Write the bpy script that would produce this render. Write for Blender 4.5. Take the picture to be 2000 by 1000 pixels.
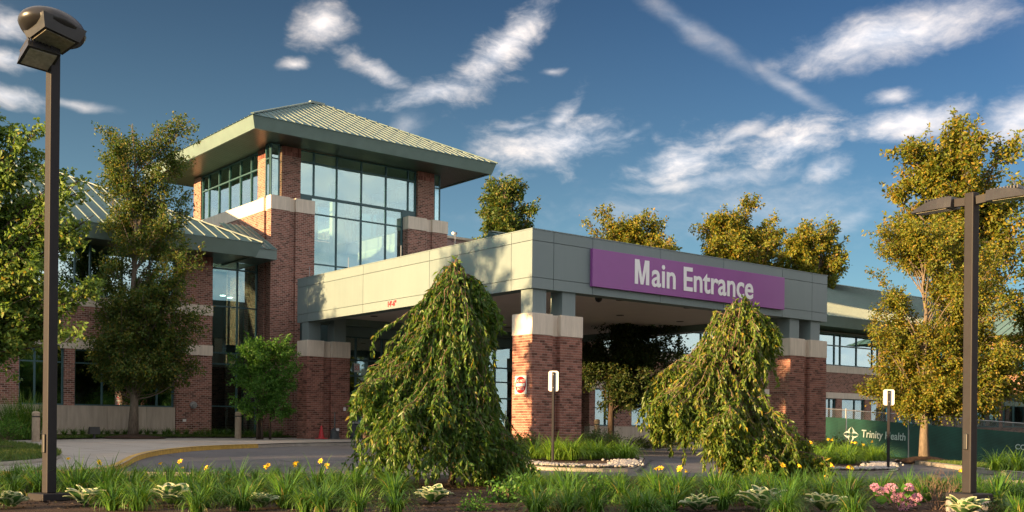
import bpy, bmesh, math, random
import numpy as np
from mathutils import Vector, Matrix
from mathutils.geometry import delaunay_2d_cdt

for o in list(bpy.data.objects): bpy.data.objects.remove(o)
scene = bpy.context.scene
COL = scene.collection
R = math.radians
rng = np.random.default_rng(7)
random.seed(7)

# ------------------------------------------------------------------ camera, sky, sun, exposure
CAM_Z = 1.5
F_PX, PP_X, PP_Y = 2115.0, 1000.0, 840.0          # focal length and principal point, in photo pixels (2000 x 1000)
YAW, ROLL = R(38.7), R(0.55)
FWD = Vector((math.sin(YAW), math.cos(YAW), 0))
_r = Vector((math.cos(YAW), -math.sin(YAW), 0)); _u = Vector((0, 0, 1))
RGT = _r*math.cos(ROLL) + _u*math.sin(ROLL)
UPV = -_r*math.sin(ROLL) + _u*math.cos(ROLL)
cd = bpy.data.cameras.new('camera'); cam = bpy.data.objects.new('camera', cd); COL.objects.link(cam)
cd.sensor_width = 36.0; cd.lens = 36.0*F_PX/2000.0
cd.shift_x = (1000-PP_X)/2000.0; cd.shift_y = (PP_Y-500.0)/2000.0
cd.clip_start = 0.1; cd.clip_end = 3000
cam.matrix_world = Matrix(((RGT.x, UPV.x, -FWD.x, 0), (RGT.y, UPV.y, -FWD.y, 0), (RGT.z, UPV.z, -FWD.z, CAM_Z), (0, 0, 0, 1)))
scene.camera = cam

SUN_EL, SUN_AZ = R(7.0), R(4.0)                   # low evening sun, almost exactly along -X, a little behind the front plane
TO_SUN = Vector((-math.cos(SUN_EL)*math.cos(SUN_AZ), math.cos(SUN_EL)*math.sin(SUN_AZ), math.sin(SUN_EL)))
sd = bpy.data.lights.new('sun', 'SUN'); sun = bpy.data.objects.new('sun', sd); COL.objects.link(sun)
sd.energy = 2.0; sd.angle = R(0.55); sd.color = (1.0, 0.63, 0.30)
sun.rotation_euler = TO_SUN.to_track_quat('Z', 'Y').to_euler(); sun.location = (-40, 10, 30)

scene.render.engine = 'CYCLES'
vs = scene.view_settings
vs.view_transform = 'Standard'; vs.look = 'None'; vs.gamma = 1.0; vs.use_curve_mapping = False
vs.exposure = 3.25

def px_dir(x, y):
    return FWD + RGT*((x-PP_X)/F_PX) - UPV*((y-PP_Y)/F_PX)

class NT:
    """tiny helper for building node trees"""
    def __init__(self, tree): self.t = tree; tree.nodes.clear()
    def n(self, typ, **kw):
        nd = self.t.nodes.new(typ)
        ins = kw.pop('ins', {})
        for k, v in kw.items(): setattr(nd, k, v)
        for k, v in ins.items(): self.put(nd, k, v)
        return nd
    def put(self, nd, k, v):
        s = nd.inputs[k]
        if isinstance(v, bpy.types.NodeSocket): self.t.links.new(v, s)
        elif isinstance(v, bpy.types.Node): self.t.links.new(v.outputs[0], s)
        else: s.default_value = v
    def m(self, op, a, b=0.0, c=None, clamp=False):
        nd = self.t.nodes.new('ShaderNodeMath'); nd.operation = op; nd.use_clamp = clamp
        self.put(nd, 0, a); self.put(nd, 1, b)
        if c is not None: self.put(nd, 2, c)
        return nd.outputs[0]
    def mix(self, f, a, b, blend='MIX'):
        nd = self.t.nodes.new('ShaderNodeMixRGB'); nd.blend_type = blend
        self.put(nd, 0, f); self.put(nd, 1, a); self.put(nd, 2, b)
        return nd.outputs[0]
    def ramp(self, f, pts):
        nd = self.t.nodes.new('ShaderNodeValToRGB'); self.put(nd, 0, f)
        e = nd.color_ramp.elements
        while len(e) < len(pts): e.new(0.5)
        for i, (p, c) in enumerate(pts):
            e[i].position = p; e[i].color = (*c, 1) if len(c) == 3 else c
        return nd.outputs[0]
    def smooth(self, v, lo, hi):
        nd = self.t.nodes.new('ShaderNodeMapRange'); nd.interpolation_type = 'SMOOTHSTEP'
        self.put(nd, 0, v); self.put(nd, 1, lo); self.put(nd, 2, hi); self.put(nd, 3, 0.0); self.put(nd, 4, 1.0)
        return nd.outputs[0]
    def vec(self, op, a, b=None):
        nd = self.t.nodes.new('ShaderNodeVectorMath'); nd.operation = op
        self.put(nd, 0, a)
        if b is not None: self.put(nd, 1, b)
        return nd

w = bpy.data.worlds.new('World'); scene.world = w; w.use_nodes = True
def build_world():
    n = NT(w.node_tree)
    sky = n.n('ShaderNodeTexSky', sky_type='NISHITA', sun_disc=False, sun_elevation=SUN_EL,
              sun_rotation=R(270)+SUN_AZ, altitude=200.0, air_density=1.0, dust_density=2.5, ozone_density=5.0)
    tint = n.mix(1.0, sky.outputs[0], (0.70/3.4, 1.04/3.4, 0.84/3.4, 1), 'MULTIPLY')
    base = n.n('ShaderNodeGamma', ins={'Color': tint, 'Gamma': 2.1}).outputs[0]
    base = n.mix(1.0, base, (0.26, 0.52, 0.49, 1), 'MULTIPLY')
    tc = n.n('ShaderNodeTexCoord'); d = tc.outputs['Generated']
    sep = n.n('ShaderNodeSeparateXYZ', ins={0: d})
    # thin pale haze lying along the whole horizon
    veil = n.m('MULTIPLY', n.m('EXPONENT', n.m('MULTIPLY', n.m('MAXIMUM', sep.outputs[2], 0.0), -6.8)), 0.92)
    base = n.mix(veil, base, (0.48, 0.77, 0.86, 1))
    # puffy and wispy noise in direction space; the direction is bent by a first noise so edges fray
    wn = n.n('ShaderNodeTexNoise', ins={'Vector': d, 'Scale': 7.0, 'Detail': 4.0, 'Roughness': 0.6})
    off = n.vec('SUBTRACT', wn.outputs['Color'], (0.5, 0.5, 0.5)).outputs[0]
    offs = n.n('ShaderNodeVectorMath', operation='SCALE', ins={0: off, 'Scale': 0.05}).outputs[0]
    dw = n.vec('ADD', d, offs).outputs[0]
    mp = n.n('ShaderNodeMapping', ins={'Vector': dw, 'Scale': (1, 1, 2.2)})
    nz = n.n('ShaderNodeTexNoise', ins={'Vector': mp.outputs[0], 'Scale': 8.0, 'Detail': 10.0, 'Roughness': 0.60, 'Distortion': 0.0})
    nf = n.n('ShaderNodeTexNoise', ins={'Vector': mp.outputs[0], 'Scale': 30.0, 'Detail': 7.0, 'Roughness': 0.62})
    noise = n.m('ADD', n.m('MULTIPLY', nz.outputs[0], 0.60), n.m('MULTIPLY', nf.outputs[0], 0.40))
    noise = n.m('SUBTRACT', noise, 0.5)
    dw2 = n.vec('ADD', d, n.n('ShaderNodeVectorMath', operation='SCALE', ins={0: off, 'Scale': 0.035}).outputs[0]).outputs[0]
    def dot(v):
        nd = n.vec('DOT_PRODUCT', dw2, tuple(v)); return nd.outputs['Value']
    total = None
    # (pixel centre, half length, half height in pixels, tilt in degrees (up to the right), softness, noise weight, strength)
    clouds = [
        (630, 52, 50, 34, 5, .9, 2.2, .95), (975, 95, 150, 34, 46, .9, 2.6, 1.0), (850, 190, 120, 24, 12, .9, 2.6, .85),
        (745, 150, 75, 20, -32, .9, 3.0, .6), (1110, 280, 165, 52, 6, 1.0, 2.8, 1.0), (1020, 250, 60, 10, 6, 1.1, 3.0, .7), (1230, 262, 60, 12, 25, 1.1, 3.0, .6),
        (1090, 235, 60, 24, 50, 1.0, 2.6, .8), (1335, 312, 105, 44, 12, 1.0, 3.0, .95), (1430, 262, 60, 14, 25, 1.0, 3.0, .6),
        (1540, 285, 90, 38, 20, 1.0, 3.2, .9), (1620, 330, 50, 26, 6, 1.0, 2.8, .75), (1400, 352, 190, 22, 8, 1.2, 2.8, .7), (1740, 188, 40, 16, 5, 1.0, 2.6, .7), (1680, 420, 60, 22, 30, 1.3, 2.6, .5), (580, 125, 26, 10, 4, 1.0, 2.6, .7), (1075, 135, 24, 8, 0, 1.0, 2.4, .5),
        (1735, 66, 195, 50, 13, .8, 1.6, 1.0), (1775, 238, 100, 28, 8, .8, 2.2, .9), (1985, 235, 70, 40, 24, .9, 2.0, .9),
        (1345, 45, 165, 26, -31, 1.2, 1.3, .52), (1545, 160, 110, 18, -36, 1.2, 1.5, .5),
        (20, 190, 70, 18, -6, .9, 2.4, .8), (15, 120, 60, 22, -4, .9, 2.4, .8), (20, 55, 55, 34, 0, .9, 2.4, .7), (160, 203, 70, 9, -9, 1.0, 2.0, .5),
        (1450, 410, 430, 55, 3, 1.7, 2.6, .55), (800, 250, 28, 44, -70, 1.3, 2.4, .5), (1010, 290, 95, 14, 5, 1.1, 3.0, .5)]
    for (cx, cy, rx, ry, tilt, soft, nw, st) in clouds:
        c = px_dir(cx, cy).normalized()
        right = RGT*math.cos(R(tilt)) + UPV*math.sin(R(tilt)); up = -RGT*math.sin(R(tilt)) + UPV*math.cos(R(tilt))
        k = px_dir(cx, cy).length
        a = (right - c*right.dot(c)).normalized(); b = (up - c*up.dot(c) - a*up.dot(a)).normalized()
        dc = n.m('MAXIMUM', dot(c), 0.05)
        u = n.m('DIVIDE', dot(a*(F_PX*k/rx)), dc); v = n.m('DIVIDE', dot(b*(F_PX*k/ry)), dc)
        r2 = n.m('ADD', n.m('MULTIPLY', u, u), n.m('MULTIPLY', v, v))
        val = n.m('ADD', n.m('SUBTRACT', 1.22, n.m('SQRT', r2)), n.m('MULTIPLY', noise, nw*1.7))
        msk = n.m('MULTIPLY', n.smooth(val, -0.15, soft*1.9), st*.97)
        total = msk if total is None else n.m('MAXIMUM', total, msk)
    # dense cloud added over unseen sky for fill, fading in away from the view
    mp2 = n.n('ShaderNodeMapping', ins={'Vector': d, 'Scale': (1.0, 1.0, 2.6), 'Location': (3.1, 1.7, 0.4)})
    nb = n.n('ShaderNodeTexNoise', ins={'Vector': mp2.outputs[0], 'Scale': 2.6, 'Detail': 9.0, 'Roughness': 0.6, 'Distortion': 0.6})
    away = n.smooth(dot(FWD), 0.88, 0.55)
    gen = n.m('MULTIPLY', n.m('MULTIPLY', n.smooth(nb.outputs[0], 0.34, 0.52), 0.97), away)
    total = n.m('MAXIMUM', total, gen)
    shade = n.ramp(n.m('ADD', noise, 0.5), [(0.36, (0.60, 0.64, 0.72)), (0.60, (1.0, 0.88, 0.79))])
    lum = n.mix(1.0, shade, (1.16, 1.16, 1.16, 1), 'MULTIPLY')
    # pale low air near the horizon
    colr = n.mix(n.m('MINIMUM', total, 0.96), base, lum)
    bg = n.n('ShaderNodeBackground', ins={'Color': colr, 'Strength': 0.145})
    out = n.n('ShaderNodeOutputWorld', ins={'Surface': bg.outputs[0]})
build_world()

# ------------------------------------------------------------------ ground shape
def ground_z(x, y):
    d = x*FWD.x + y*FWD.y; lat = x*_r.x + y*_r.y
    s = min(max((d-19.0)/25.0, 0.0), 1.0); s = s*s*(3-2*s)*0.35 + s*0.65
    v = 0.42 - 0.026*max(lat+5.0, 0.0)
    if lat > 15: v -= 0.045*min(lat-15.0, 12.0)
    v = max(v, -0.9)
    return 0.5 + s*v
def at(px, py, dz=0.0):
    """the point of the ground seen at a photo pixel"""
    dr = px_dir(px, py); z = 0.5
    p = Vector((0, 0, CAM_Z))
    for _ in range(25):
        t = (z+dz-CAM_Z)/dr.z if abs(dr.z) > 1e-6 else 50.0
        if t < 0 or t > 80: t = 80.0
        p = Vector((0, 0, CAM_Z)) + dr*t
        z = 0.5*z + 0.5*ground_z(p.x, p.y)
    return Vector((p.x, p.y, ground_z(p.x, p.y)))
def atd(px, depth, py=None):
    """ground point below a pixel column at a depth; or the point itself when py is given"""
    if py is not None: return Vector((0, 0, CAM_Z)) + px_dir(px, py)*depth
    p = px_dir(px, PP_Y)*depth
    return Vector((p.x, p.y, ground_z(p.x, p.y)))

# ------------------------------------------------------------------ object helpers
def tag(o, label=None, cat=None, group=None, kind=None):
    if label: o['label'] = label
    if cat: o['category'] = cat
    if group: o['group'] = group
    if kind: o['kind'] = kind
    return o
def empty(name, loc, label, cat, group=None):
    o = bpy.data.objects.new(name, None); COL.objects.link(o); o.location = loc; o.empty_display_size = 0.2
    return tag(o, label, cat, group)
def root_loc(p):
    """world position of an unrotated object from its parent chain"""
    if p is None: return Vector((0, 0, 0))
    l = Vector(p.location)
    if p.parent is not None: l = root_loc(p.parent)+p.matrix_parent_inverse.translation+l
    return l
def link(name, me, mat=None, parent=None, local=False):
    o = bpy.data.objects.new(name, me); COL.objects.link(o)
    if mat is not None and len(me.materials) == 0: me.materials.append(mat)
    if parent is not None:
        o.parent = parent
        if not local: o.matrix_parent_inverse = Matrix.Translation(-root_loc(parent))
    return o

class MB:
    """collects shapes for one mesh"""
    def __init__(s): s.v = []; s.f = []
    def add(s, vs, fs):
        k = len(s.v); s.v += [tuple(p) for p in vs]; s.f += [tuple(i+k for i in f) for f in fs]; return s
    def box(s, x0, x1, y0, y1, z0, z1):
        vs = [(x0, y0, z0), (x1, y0, z0), (x1, y1, z0), (x0, y1, z0), (x0, y0, z1), (x1, y0, z1), (x1, y1, z1), (x0, y1, z1)]
        return s.add(vs, [(0, 3, 2, 1), (4, 5, 6, 7), (0, 1, 5, 4), (1, 2, 6, 5), (2, 3, 7, 6), (3, 0, 4, 7)])
    def bar(s, p0, p1, w, h, up=(0, 0, 1), lift=0.0):
        p0 = Vector(p0); p1 = Vector(p1); d = (p1-p0).normalized(); up = Vector(up)
        side = d.cross(up).normalized(); up = side.cross(d).normalized()
        o = up*lift
        vs = []
        for p in (p0, p1):
            for a, b in ((-1, 0), (1, 0), (1, 1), (-1, 1)): vs.append(p + side*(a*w/2) + up*(b*h) + o)
        return s.add(vs, [(0, 3, 2, 1), (4, 5, 6, 7), (0, 1, 5, 4), (1, 2, 6, 5), (2, 3, 7, 6), (3, 0, 4, 7)])
    def tube(s, pts, rad, n=6, cap=True):
        pts = [Vector(p) for p in pts]; m = len(pts)
        rad = [rad]*m if not hasattr(rad, '__len__') else rad
        vs = []; ref = Vector((0.31, 0.77, 0.55))
        for i, p in enumerate(pts):
            d = (pts[min(i+1, m-1)] - pts[max(i-1, 0)]).normalized()
            a = d.cross(ref)
            if a.length < 1e-3: a = d.cross(Vector((1, 0, 0)))
            a.normalize(); b = d.cross(a)
            for k in range(n):
                t = 2*math.pi*k/n; vs.append(p + (a*math.cos(t) + b*math.sin(t))*rad[i])
        fs = []
        for i in range(m-1):
            for k in range(n):
                k2 = (k+1) % n; fs.append((i*n+k, i*n+k2, (i+1)*n+k2, (i+1)*n+k))
        if cap: fs += [tuple(range(n-1, -1, -1)), tuple((m-1)*n+k for k in range(n))]
        return s.add(vs, fs)
    def lathe(s, c, prof, n=16, sx=1.0, sy=1.0):
        vs = []; c = Vector(c)
        for r, z in prof:
            for k in range(n):
                t = 2*math.pi*k/n; vs.append(c + Vector((r*math.cos(t)*sx, r*math.sin(t)*sy, z)))
        fs = []
        m = len(prof)
        for i in range(m-1):
            for k in range(n):
                k2 = (k+1) % n; fs.append((i*n+k, i*n+k2, (i+1)*n+k2, (i+1)*n+k))
        fs += [tuple(range(n-1, -1, -1)), tuple((m-1)*n+k for k in range(n))]
        return s.add(vs, fs)
    def prism(s, poly, z0, z1):
        n = len(poly); vs = [(x, y, z0) for x, y in poly] + [(x, y, z1) for x, y in poly]
        fs = [tuple(range(n-1, -1, -1)), tuple(range(n, 2*n))] + [(i, (i+1) % n, n+(i+1) % n, n+i) for i in range(n)]
        return s.add(vs, fs)
    def mesh(s, name, mat=None, smooth=False):
        me = bpy.data.meshes.new(name); me.from_pydata(s.v, [], s.f); me.update()
        if mat: me.materials.append(mat)
        if smooth: me.polygons.foreach_set('use_smooth', [True]*len(me.polygons))
        return me
    def build(s, name, mat, parent=None, smooth=False, local=False, bevel=0.0):
        o = link(name, s.mesh(name, mat, smooth), None, parent, local)
        if bevel:
            b = o.modifiers.new('bevel', 'BEVEL'); b.width = bevel; b.segments = 2; b.limit_method = 'ANGLE'
        return o

# ------------------------------------------------------------------ materials
def new_mat(name):
    m = bpy.data.materials.new(name); m.use_nodes = True
    return m, NT(m.node_tree)
def finish(n, bsdf):
    n.n('ShaderNodeOutputMaterial', ins={'Surface': bsdf.outputs[0]})
def plain(name, col, rough=0.6, metal=0.0, var=0.12, scale=6.0, bump=0.0, bscale=60.0, spec=0.5, streak=False):
    """procedural paint, metal, stone...: base colour with uneven tone, optional fine relief"""
    m, n = new_mat(name)
    tc = n.n('ShaderNodeTexCoord')
    vec = tc.outputs['Object']
    if streak:
        vec = n.n('ShaderNodeMapping', ins={'Vector': vec, 'Scale': (3.0, 3.0, 0.35)}).outputs[0]
    nz = n.n('ShaderNodeTexNoise', ins={'Vector': vec, 'Scale': scale, 'Detail': 6.0, 'Roughness': 0.6})
    lo = tuple(c*(1-var) for c in col); hi = tuple(min(1, c*(1+var)) for c in col)
    c = n.ramp(nz.outputs[0], [(0.3, lo), (0.7, hi)])
    rr = n.m('ADD', n.m('MULTIPLY', nz.outputs[0], 0.16), rough-0.08)
    b = n.n('ShaderNodeBsdfPrincipled', ins={'Base Color': c, 'Roughness': rr, 'Metallic': metal, 'Specular IOR Level': spec})
    if bump:
        n2 = n.n('ShaderNodeTexNoise', ins={'Vector': tc.outputs['Object'], 'Scale': bscale, 'Detail': 4.0})
        bp = n.n('ShaderNodeBump', ins={'Strength': 1.0, 'Distance': bump, 'Height': n2.outputs[0]})
        n.put(b, 'Normal', bp.outputs[0])
    finish(n, b); return m
def wall_uv(n):
    """(along the wall, height) from world-aligned geometry"""
    g = n.n('ShaderNodeNewGeometry')
    p = n.n('ShaderNodeSeparateXYZ', ins={0: g.outputs['Position']}); q = n.n('ShaderNodeSeparateXYZ', ins={0: g.outputs['True Normal']})
    fx = n.m('GREATER_THAN', n.m('ABSOLUTE', q.outputs[0]), 0.6)
    u = n.m('ADD', n.m('MULTIPLY', p.outputs[1], fx), n.m('MULTIPLY', p.outputs[0], n.m('SUBTRACT', 1.0, fx)))
    return n.n('ShaderNodeCombineXYZ', ins={0: u, 1: p.outputs[2]}).outputs[0], u, p.outputs[2], g
BRICK_L, BRICK_H = 0.205, 0.0822
def brick_mat(name, c1, c2, mortar, soldier=None):
    m, n = new_mat(name)
    uv, u, z, g = wall_uv(n)
    bt = n.n('ShaderNodeTexBrick', offset=0.5, squash=1.0, ins={'Vector': uv, 'Color1': (0, 0, 0, 1), 'Color2': (1, 1, 1, 1), 'Mortar': (0.5, 0.5, 0.5, 1),
             'Scale': 1.0, 'Mortar Size': 0.0075, 'Mortar Smooth': 0.1, 'Bias': 0.0, 'Brick Width': BRICK_L, 'Row Height': BRICK_H})
    bw = n.n('ShaderNodeRGBToBW', ins={0: bt.outputs['Color']})
    nz = n.n('ShaderNodeTexNoise', ins={'Vector': uv, 'Scale': 1.1, 'Detail': 5.0})
    nf = n.n('ShaderNodeTexNoise', ins={'Vector': g.outputs['Position'], 'Scale': 45.0, 'Detail': 3.0})
    dark = tuple(c*0.55 for c in c1)
    bc = n.ramp(bw.outputs[0], [(0.0, dark), (0.2, c1), (0.6, c2), (1.0, tuple(c*1.25 for c in c2))])
    bc = n.mix(0.22, bc, n.ramp(nf.outputs[0], [(0.3, (0.35, 0.35, 0.35)), (0.7, (0.65, 0.65, 0.65))]), 'OVERLAY')
    bc = n.mix(0.25, bc, n.ramp(nz.outputs[0], [(0.3, (0.4, 0.4, 0.4)), (0.7, (0.6, 0.6, 0.6))]), 'OVERLAY')
    col = n.mix(bt.outputs['Fac'], bc, (*mortar, 1))
    h = n.m('SUBTRACT', 1.0, bt.outputs['Fac'])
    h = n.m('ADD', h, n.m('MULTIPLY', nf.outputs[0], 0.25))
    bp = n.n('ShaderNodeBump', ins={'Strength': 0.9, 'Distance': 0.008, 'Height': h})
    b = n.n('ShaderNodeBsdfPrincipled', ins={'Base Color': col, 'Roughness': 0.85, 'Normal': bp.outputs[0], 'Specular IOR Level': 0.25})
    finish(n, b); return m
def single_brick_mat(name, c1, c2):
    m, n = new_mat(name)
    oi = n.n('ShaderNodeObjectInfo'); g = n.n('ShaderNodeNewGeometry')
    rnd = n.m('FRACT', n.m('ADD', oi.outputs['Random'], g.outputs['Random Per Island']))
    dark = tuple(c*0.55 for c in c1)
    bc = n.ramp(rnd, [(0.0, dark), (0.18, c1), (0.6, c2), (1.0, tuple(c*1.2 for c in c2))])
    nf = n.n('ShaderNodeTexNoise', ins={'Vector': g.outputs['Position'], 'Scale': 40.0, 'Detail': 4.0})
    bc = n.mix(0.4, bc, n.ramp(nf.outputs[0], [(0.3, (0.35, 0.35, 0.35)), (0.7, (0.65, 0.65, 0.65))]), 'OVERLAY')
    bp = n.n('ShaderNodeBump', ins={'Strength': 0.6, 'Distance': 0.004, 'Height': nf.outputs[0]})
    b = n.n('ShaderNodeBsdfPrincipled', ins={'Base Color': bc, 'Roughness': 0.85, 'Normal': bp.outputs[0], 'Specular IOR Level': 0.25})
    finish(n, b); return m
def glass_mat(name, tint, refl, base=0.25, rtint=(0.70, 0.92, 0.95)):
    """coated architectural glass: see-through with a tint, plus a mirror reflection that grows with the viewing angle"""
    m, n = new_mat(name)
    tr = n.n('ShaderNodeBsdfTransparent', ins={'Color': (*tint, 1)})
    g = n.n('ShaderNodeNewGeometry')
    nz = n.n('ShaderNodeTexNoise', ins={'Vector': g.outputs['Position'], 'Scale': 0.7, 'Detail': 1.0})
    bp = n.n('ShaderNodeBump', ins={'Strength': 0.25, 'Distance': 0.02, 'Height': nz.outputs[0]})
    gl = n.n('ShaderNodeBsdfGlossy', ins={'Color': (*rtint, 1), 'Roughness': 0.02, 'Normal': bp.outputs[0]})
    fr = n.n('ShaderNodeFresnel', ins={'IOR': 1.5})
    f = n.m('MINIMUM', n.m('ADD', n.m('MULTIPLY', fr.outputs[0], refl), base), 0.95)
    mx = n.n('ShaderNodeMixShader', ins={0: f, 1: tr.outputs[0], 2: gl.outputs[0]})
    finish(n, mx); return m
def leaf_mat(name, cols, trans=0.45, rough=0.5, tcol=None):
    """cols: list of (position, colour) picked per leaf"""
    m, n = new_mat(name)
    g = n.n('ShaderNodeNewGeometry')
    c = n.ramp(g.outputs['Random Per Island'], cols)
    nz = n.n('ShaderNodeTexNoise', ins={'Vector': g.outputs['Position'], 'Scale': 1.6, 'Detail': 3.0})
    c = n.mix(0.5, c, n.ramp(nz.outputs[0], [(0.32, (0.36, 0.36, 0.36)), (0.68, (0.64, 0.64, 0.62))]), 'OVERLAY')
    b = n.n('ShaderNodeBsdfPrincipled', ins={'Base Color': c, 'Roughness': rough, 'Specular IOR Level': 0.35})
    tl = n.n('ShaderNodeBsdfTranslucent', ins={'Color': n.mix(1.0, c, (1.25, 1.15, 0.6, 1), 'MULTIPLY')})
    mx = n.n('ShaderNodeMixShader', ins={0: trans, 1: b.outputs[0], 2: tl.outputs[0]})
    finish(n, mx); return m
def bark_mat(name, col):
    m, n = new_mat(name)
    tc = n.n('ShaderNodeTexCoord')
    mp = n.n('ShaderNodeMapping', ins={'Vector': tc.outputs['Object'], 'Scale': (14, 14, 2.5)})
    nz = n.n('ShaderNodeTexNoise', ins={'Vector': mp.outputs[0], 'Scale': 2.0, 'Detail': 8.0, 'Roughness': 0.7})
    c = n.ramp(nz.outputs[0], [(0.3, tuple(x*0.45 for x in col)), (0.7, tuple(x*1.3 for x in col))])
    bp = n.n('ShaderNodeBump', ins={'Strength': 1.0, 'Distance': 0.02, 'Height': nz.outputs[0]})
    b = n.n('ShaderNodeBsdfPrincipled', ins={'Base Color': c, 'Roughness': 0.9, 'Normal': bp.outputs[0], 'Specular IOR Level': 0.2})
    finish(n, b); return m
def ground_mat(name, stops, scale=3.0, fine=60.0, rough=0.9, bump=0.01, crack=False):
    m, n = new_mat(name)
    g = n.n('ShaderNodeNewGeometry'); P_ = g.outputs['Position']
    n1 = n.n('ShaderNodeTexNoise', ins={'Vector': P_, 'Scale': scale*0.2, 'Detail': 5.0, 'Roughness': 0.6})
    n2 = n.n('ShaderNodeTexNoise', ins={'Vector': P_, 'Scale': fine, 'Detail': 5.0, 'Roughness': 0.7})
    f = n.m('ADD', n.m('MULTIPLY', n1.outputs[0], 0.6), n.m('MULTIPLY', n2.outputs[0], 0.4))
    c = n.ramp(f, stops)
    h = n2.outputs[0]
    if crack:
        vo = n.n('ShaderNodeTexVoronoi', feature='DISTANCE_TO_EDGE', ins={'Vector': P_, 'Scale': 0.16})
        nzc = n.n('ShaderNodeTexNoise', ins={'Vector': P_, 'Scale': 2.0, 'Detail': 4.0})
        cr = n.smooth(n.m('ADD', vo.outputs['Distance'], n.m('MULTIPLY', n.m('SUBTRACT', nzc.outputs[0], 0.5), 0.02)), 0.0, 0.006)
        c = n.mix(n.m('SUBTRACT', 1.0, cr), c, tuple(x*0.5 for x in stops[0][1][:3])+(1,))
    bp = n.n('ShaderNodeBump', ins={'Strength': 0.8, 'Distance': bump, 'Height': h})
    b = n.n('ShaderNodeBsdfPrincipled', ins={'Base Color': c, 'Roughness': rough, 'Normal': bp.outputs[0], 'Specular IOR Level': 0.25})
    finish(n, b); return m
def soffit_mat(name, col, rough=0.35, metal=0.3):
    m, n = new_mat(name)
    g = n.n('ShaderNodeNewGeometry'); p = n.n('ShaderNodeSeparateXYZ', ins={0: g.outputs['Position']})
    wv = n.m('FRACT', n.m('MULTIPLY', p.outputs[0], 1/0.16))
    gv = n.m('LESS_THAN', wv, 0.12)
    nz = n.n('ShaderNodeTexNoise', ins={'Vector': g.outputs['Position'], 'Scale': 1.2, 'Detail': 4.0})
    c = n.ramp(nz.outputs[0], [(0.3, tuple(x*0.8 for x in col)), (0.7, tuple(x*1.2 for x in col))])
    c = n.mix(gv, c, tuple(x*0.3 for x in col)+(1,))
    bp = n.n('ShaderNodeBump', ins={'Strength': 0.6, 'Distance': 0.01, 'Height': n.m('SUBTRACT', 1.0, gv)})
    b = n.n('ShaderNodeBsdfPrincipled', ins={'Base Color': c, 'Roughness': rough, 'Metallic': metal, 'Normal': bp.outputs[0]})
    finish(n, b); return m
def emit_mat(name, col, s):
    m, n = new_mat(name)
    e = n.n('ShaderNodeEmission', ins={'Color': (*col, 1), 'Strength': s}); finish(n, e); return m

M = {}
B1, B2 = (0.180, 0.078, 0.060), (0.270, 0.122, 0.094); MORTAR = (0.43, 0.36, 0.30)
M['brick'] = brick_mat('red_brickwork', B1, B2, MORTAR)
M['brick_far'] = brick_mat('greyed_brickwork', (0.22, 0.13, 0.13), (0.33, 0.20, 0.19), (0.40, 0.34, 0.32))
M['one_brick'] = single_brick_mat('red_brick', B1, B2)
M['soldier'] = single_brick_mat('soldier_brick', (0.17, 0.065, 0.05), (0.25, 0.10, 0.08))
M['mortar'] = plain('mortar', MORTAR, 0.95, bump=0.003, bscale=90)
M['stone'] = plain('limestone', (0.62, 0.54, 0.45), 0.8, var=0.14, scale=3.0, bump=0.002, bscale=70, streak=True)
M['stone_base'] = plain('limestone_base', (0.42, 0.36, 0.29), 0.85, var=0.18, scale=2.0, bump=0.003, bscale=50, streak=True)
def panel_mat():
    m, n = new_mat('painted_panel')
    g = n.n('ShaderNodeNewGeometry'); oi = n.n('ShaderNodeObjectInfo')
    mp = n.n('ShaderNodeMapping', ins={'Vector': g.outputs['Position'], 'Scale': (5.0, 5.0, 0.30)})
    st = n.n('ShaderNodeTexNoise', ins={'Vector': mp.outputs[0], 'Scale': 1.6, 'Detail': 6.0, 'Roughness': 0.7})
    bl = n.n('ShaderNodeTexNoise', ins={'Vector': g.outputs['Position'], 'Scale': 0.9, 'Detail': 4.0})
    f = n.m('ADD', n.m('MULTIPLY', st.outputs[0], 0.5), n.m('ADD', n.m('MULTIPLY', bl.outputs[0], 0.3), n.m('MULTIPLY', oi.outputs['Random'], 0.2)))
    c = n.ramp(f, [(0.25, (0.132, 0.180, 0.190)), (0.5, (0.156, 0.206, 0.214)), (0.8, (0.176, 0.224, 0.230))])
    b_ = n.n('ShaderNodeBsdfPrincipled', ins={'Base Color': c, 'Roughness': n.m('ADD', n.m('MULTIPLY', bl.outputs[0], 0.2), 0.36)})
    finish(n, b_); return m
M['panel'] = panel_mat()
M['fascia'] = plain('green_grey_fascia', (0.13, 0.19, 0.175), 0.45, metal=0.0, var=0.10, scale=1.5)
M['roof'] = plain('standing_seam_metal', (0.085, 0.160, 0.165), 0.62, metal=0.0, var=0.12, scale=1.2, spec=0.25)
M['seam'] = plain('roof_seam_metal', (0.20, 0.255, 0.235), 0.50, metal=0.0, var=0.06)
M['soffit'] = soffit_mat('bronze_soffit', (0.07, 0.085, 0.065))
M['ceiling'] = plain('canopy_soffit_paint', (0.72, 0.64, 0.58), 0.6, var=0.05, scale=1.0)
M['mullion'] = plain('teal_mullion', (0.045, 0.105, 0.115), 0.4, metal=0.2, var=0.1)
M['glass_tower'] = glass_mat('tower_glass', (0.80, 0.94, 0.93), 0.9, 0.30)
M['glass'] = glass_mat('window_glass', (0.42, 0.60, 0.60), 0.9, 0.30)
M['glass_light'] = glass_mat('upper_window_glass', (0.45, 0.62, 0.62), 0.9, 0.52)
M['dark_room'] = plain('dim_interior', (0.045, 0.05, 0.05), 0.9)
M['cream'] = plain('cream_plaster', (0.80, 0.72, 0.52), 0.85, var=0.04)
M['white_in'] = plain('white_plaster', (0.78, 0.78, 0.75), 0.85, var=0.04)
M['purple'] = plain('purple_sign_face', (0.25, 0.065, 0.285), 0.35, var=0.05, scale=1.0)
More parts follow.
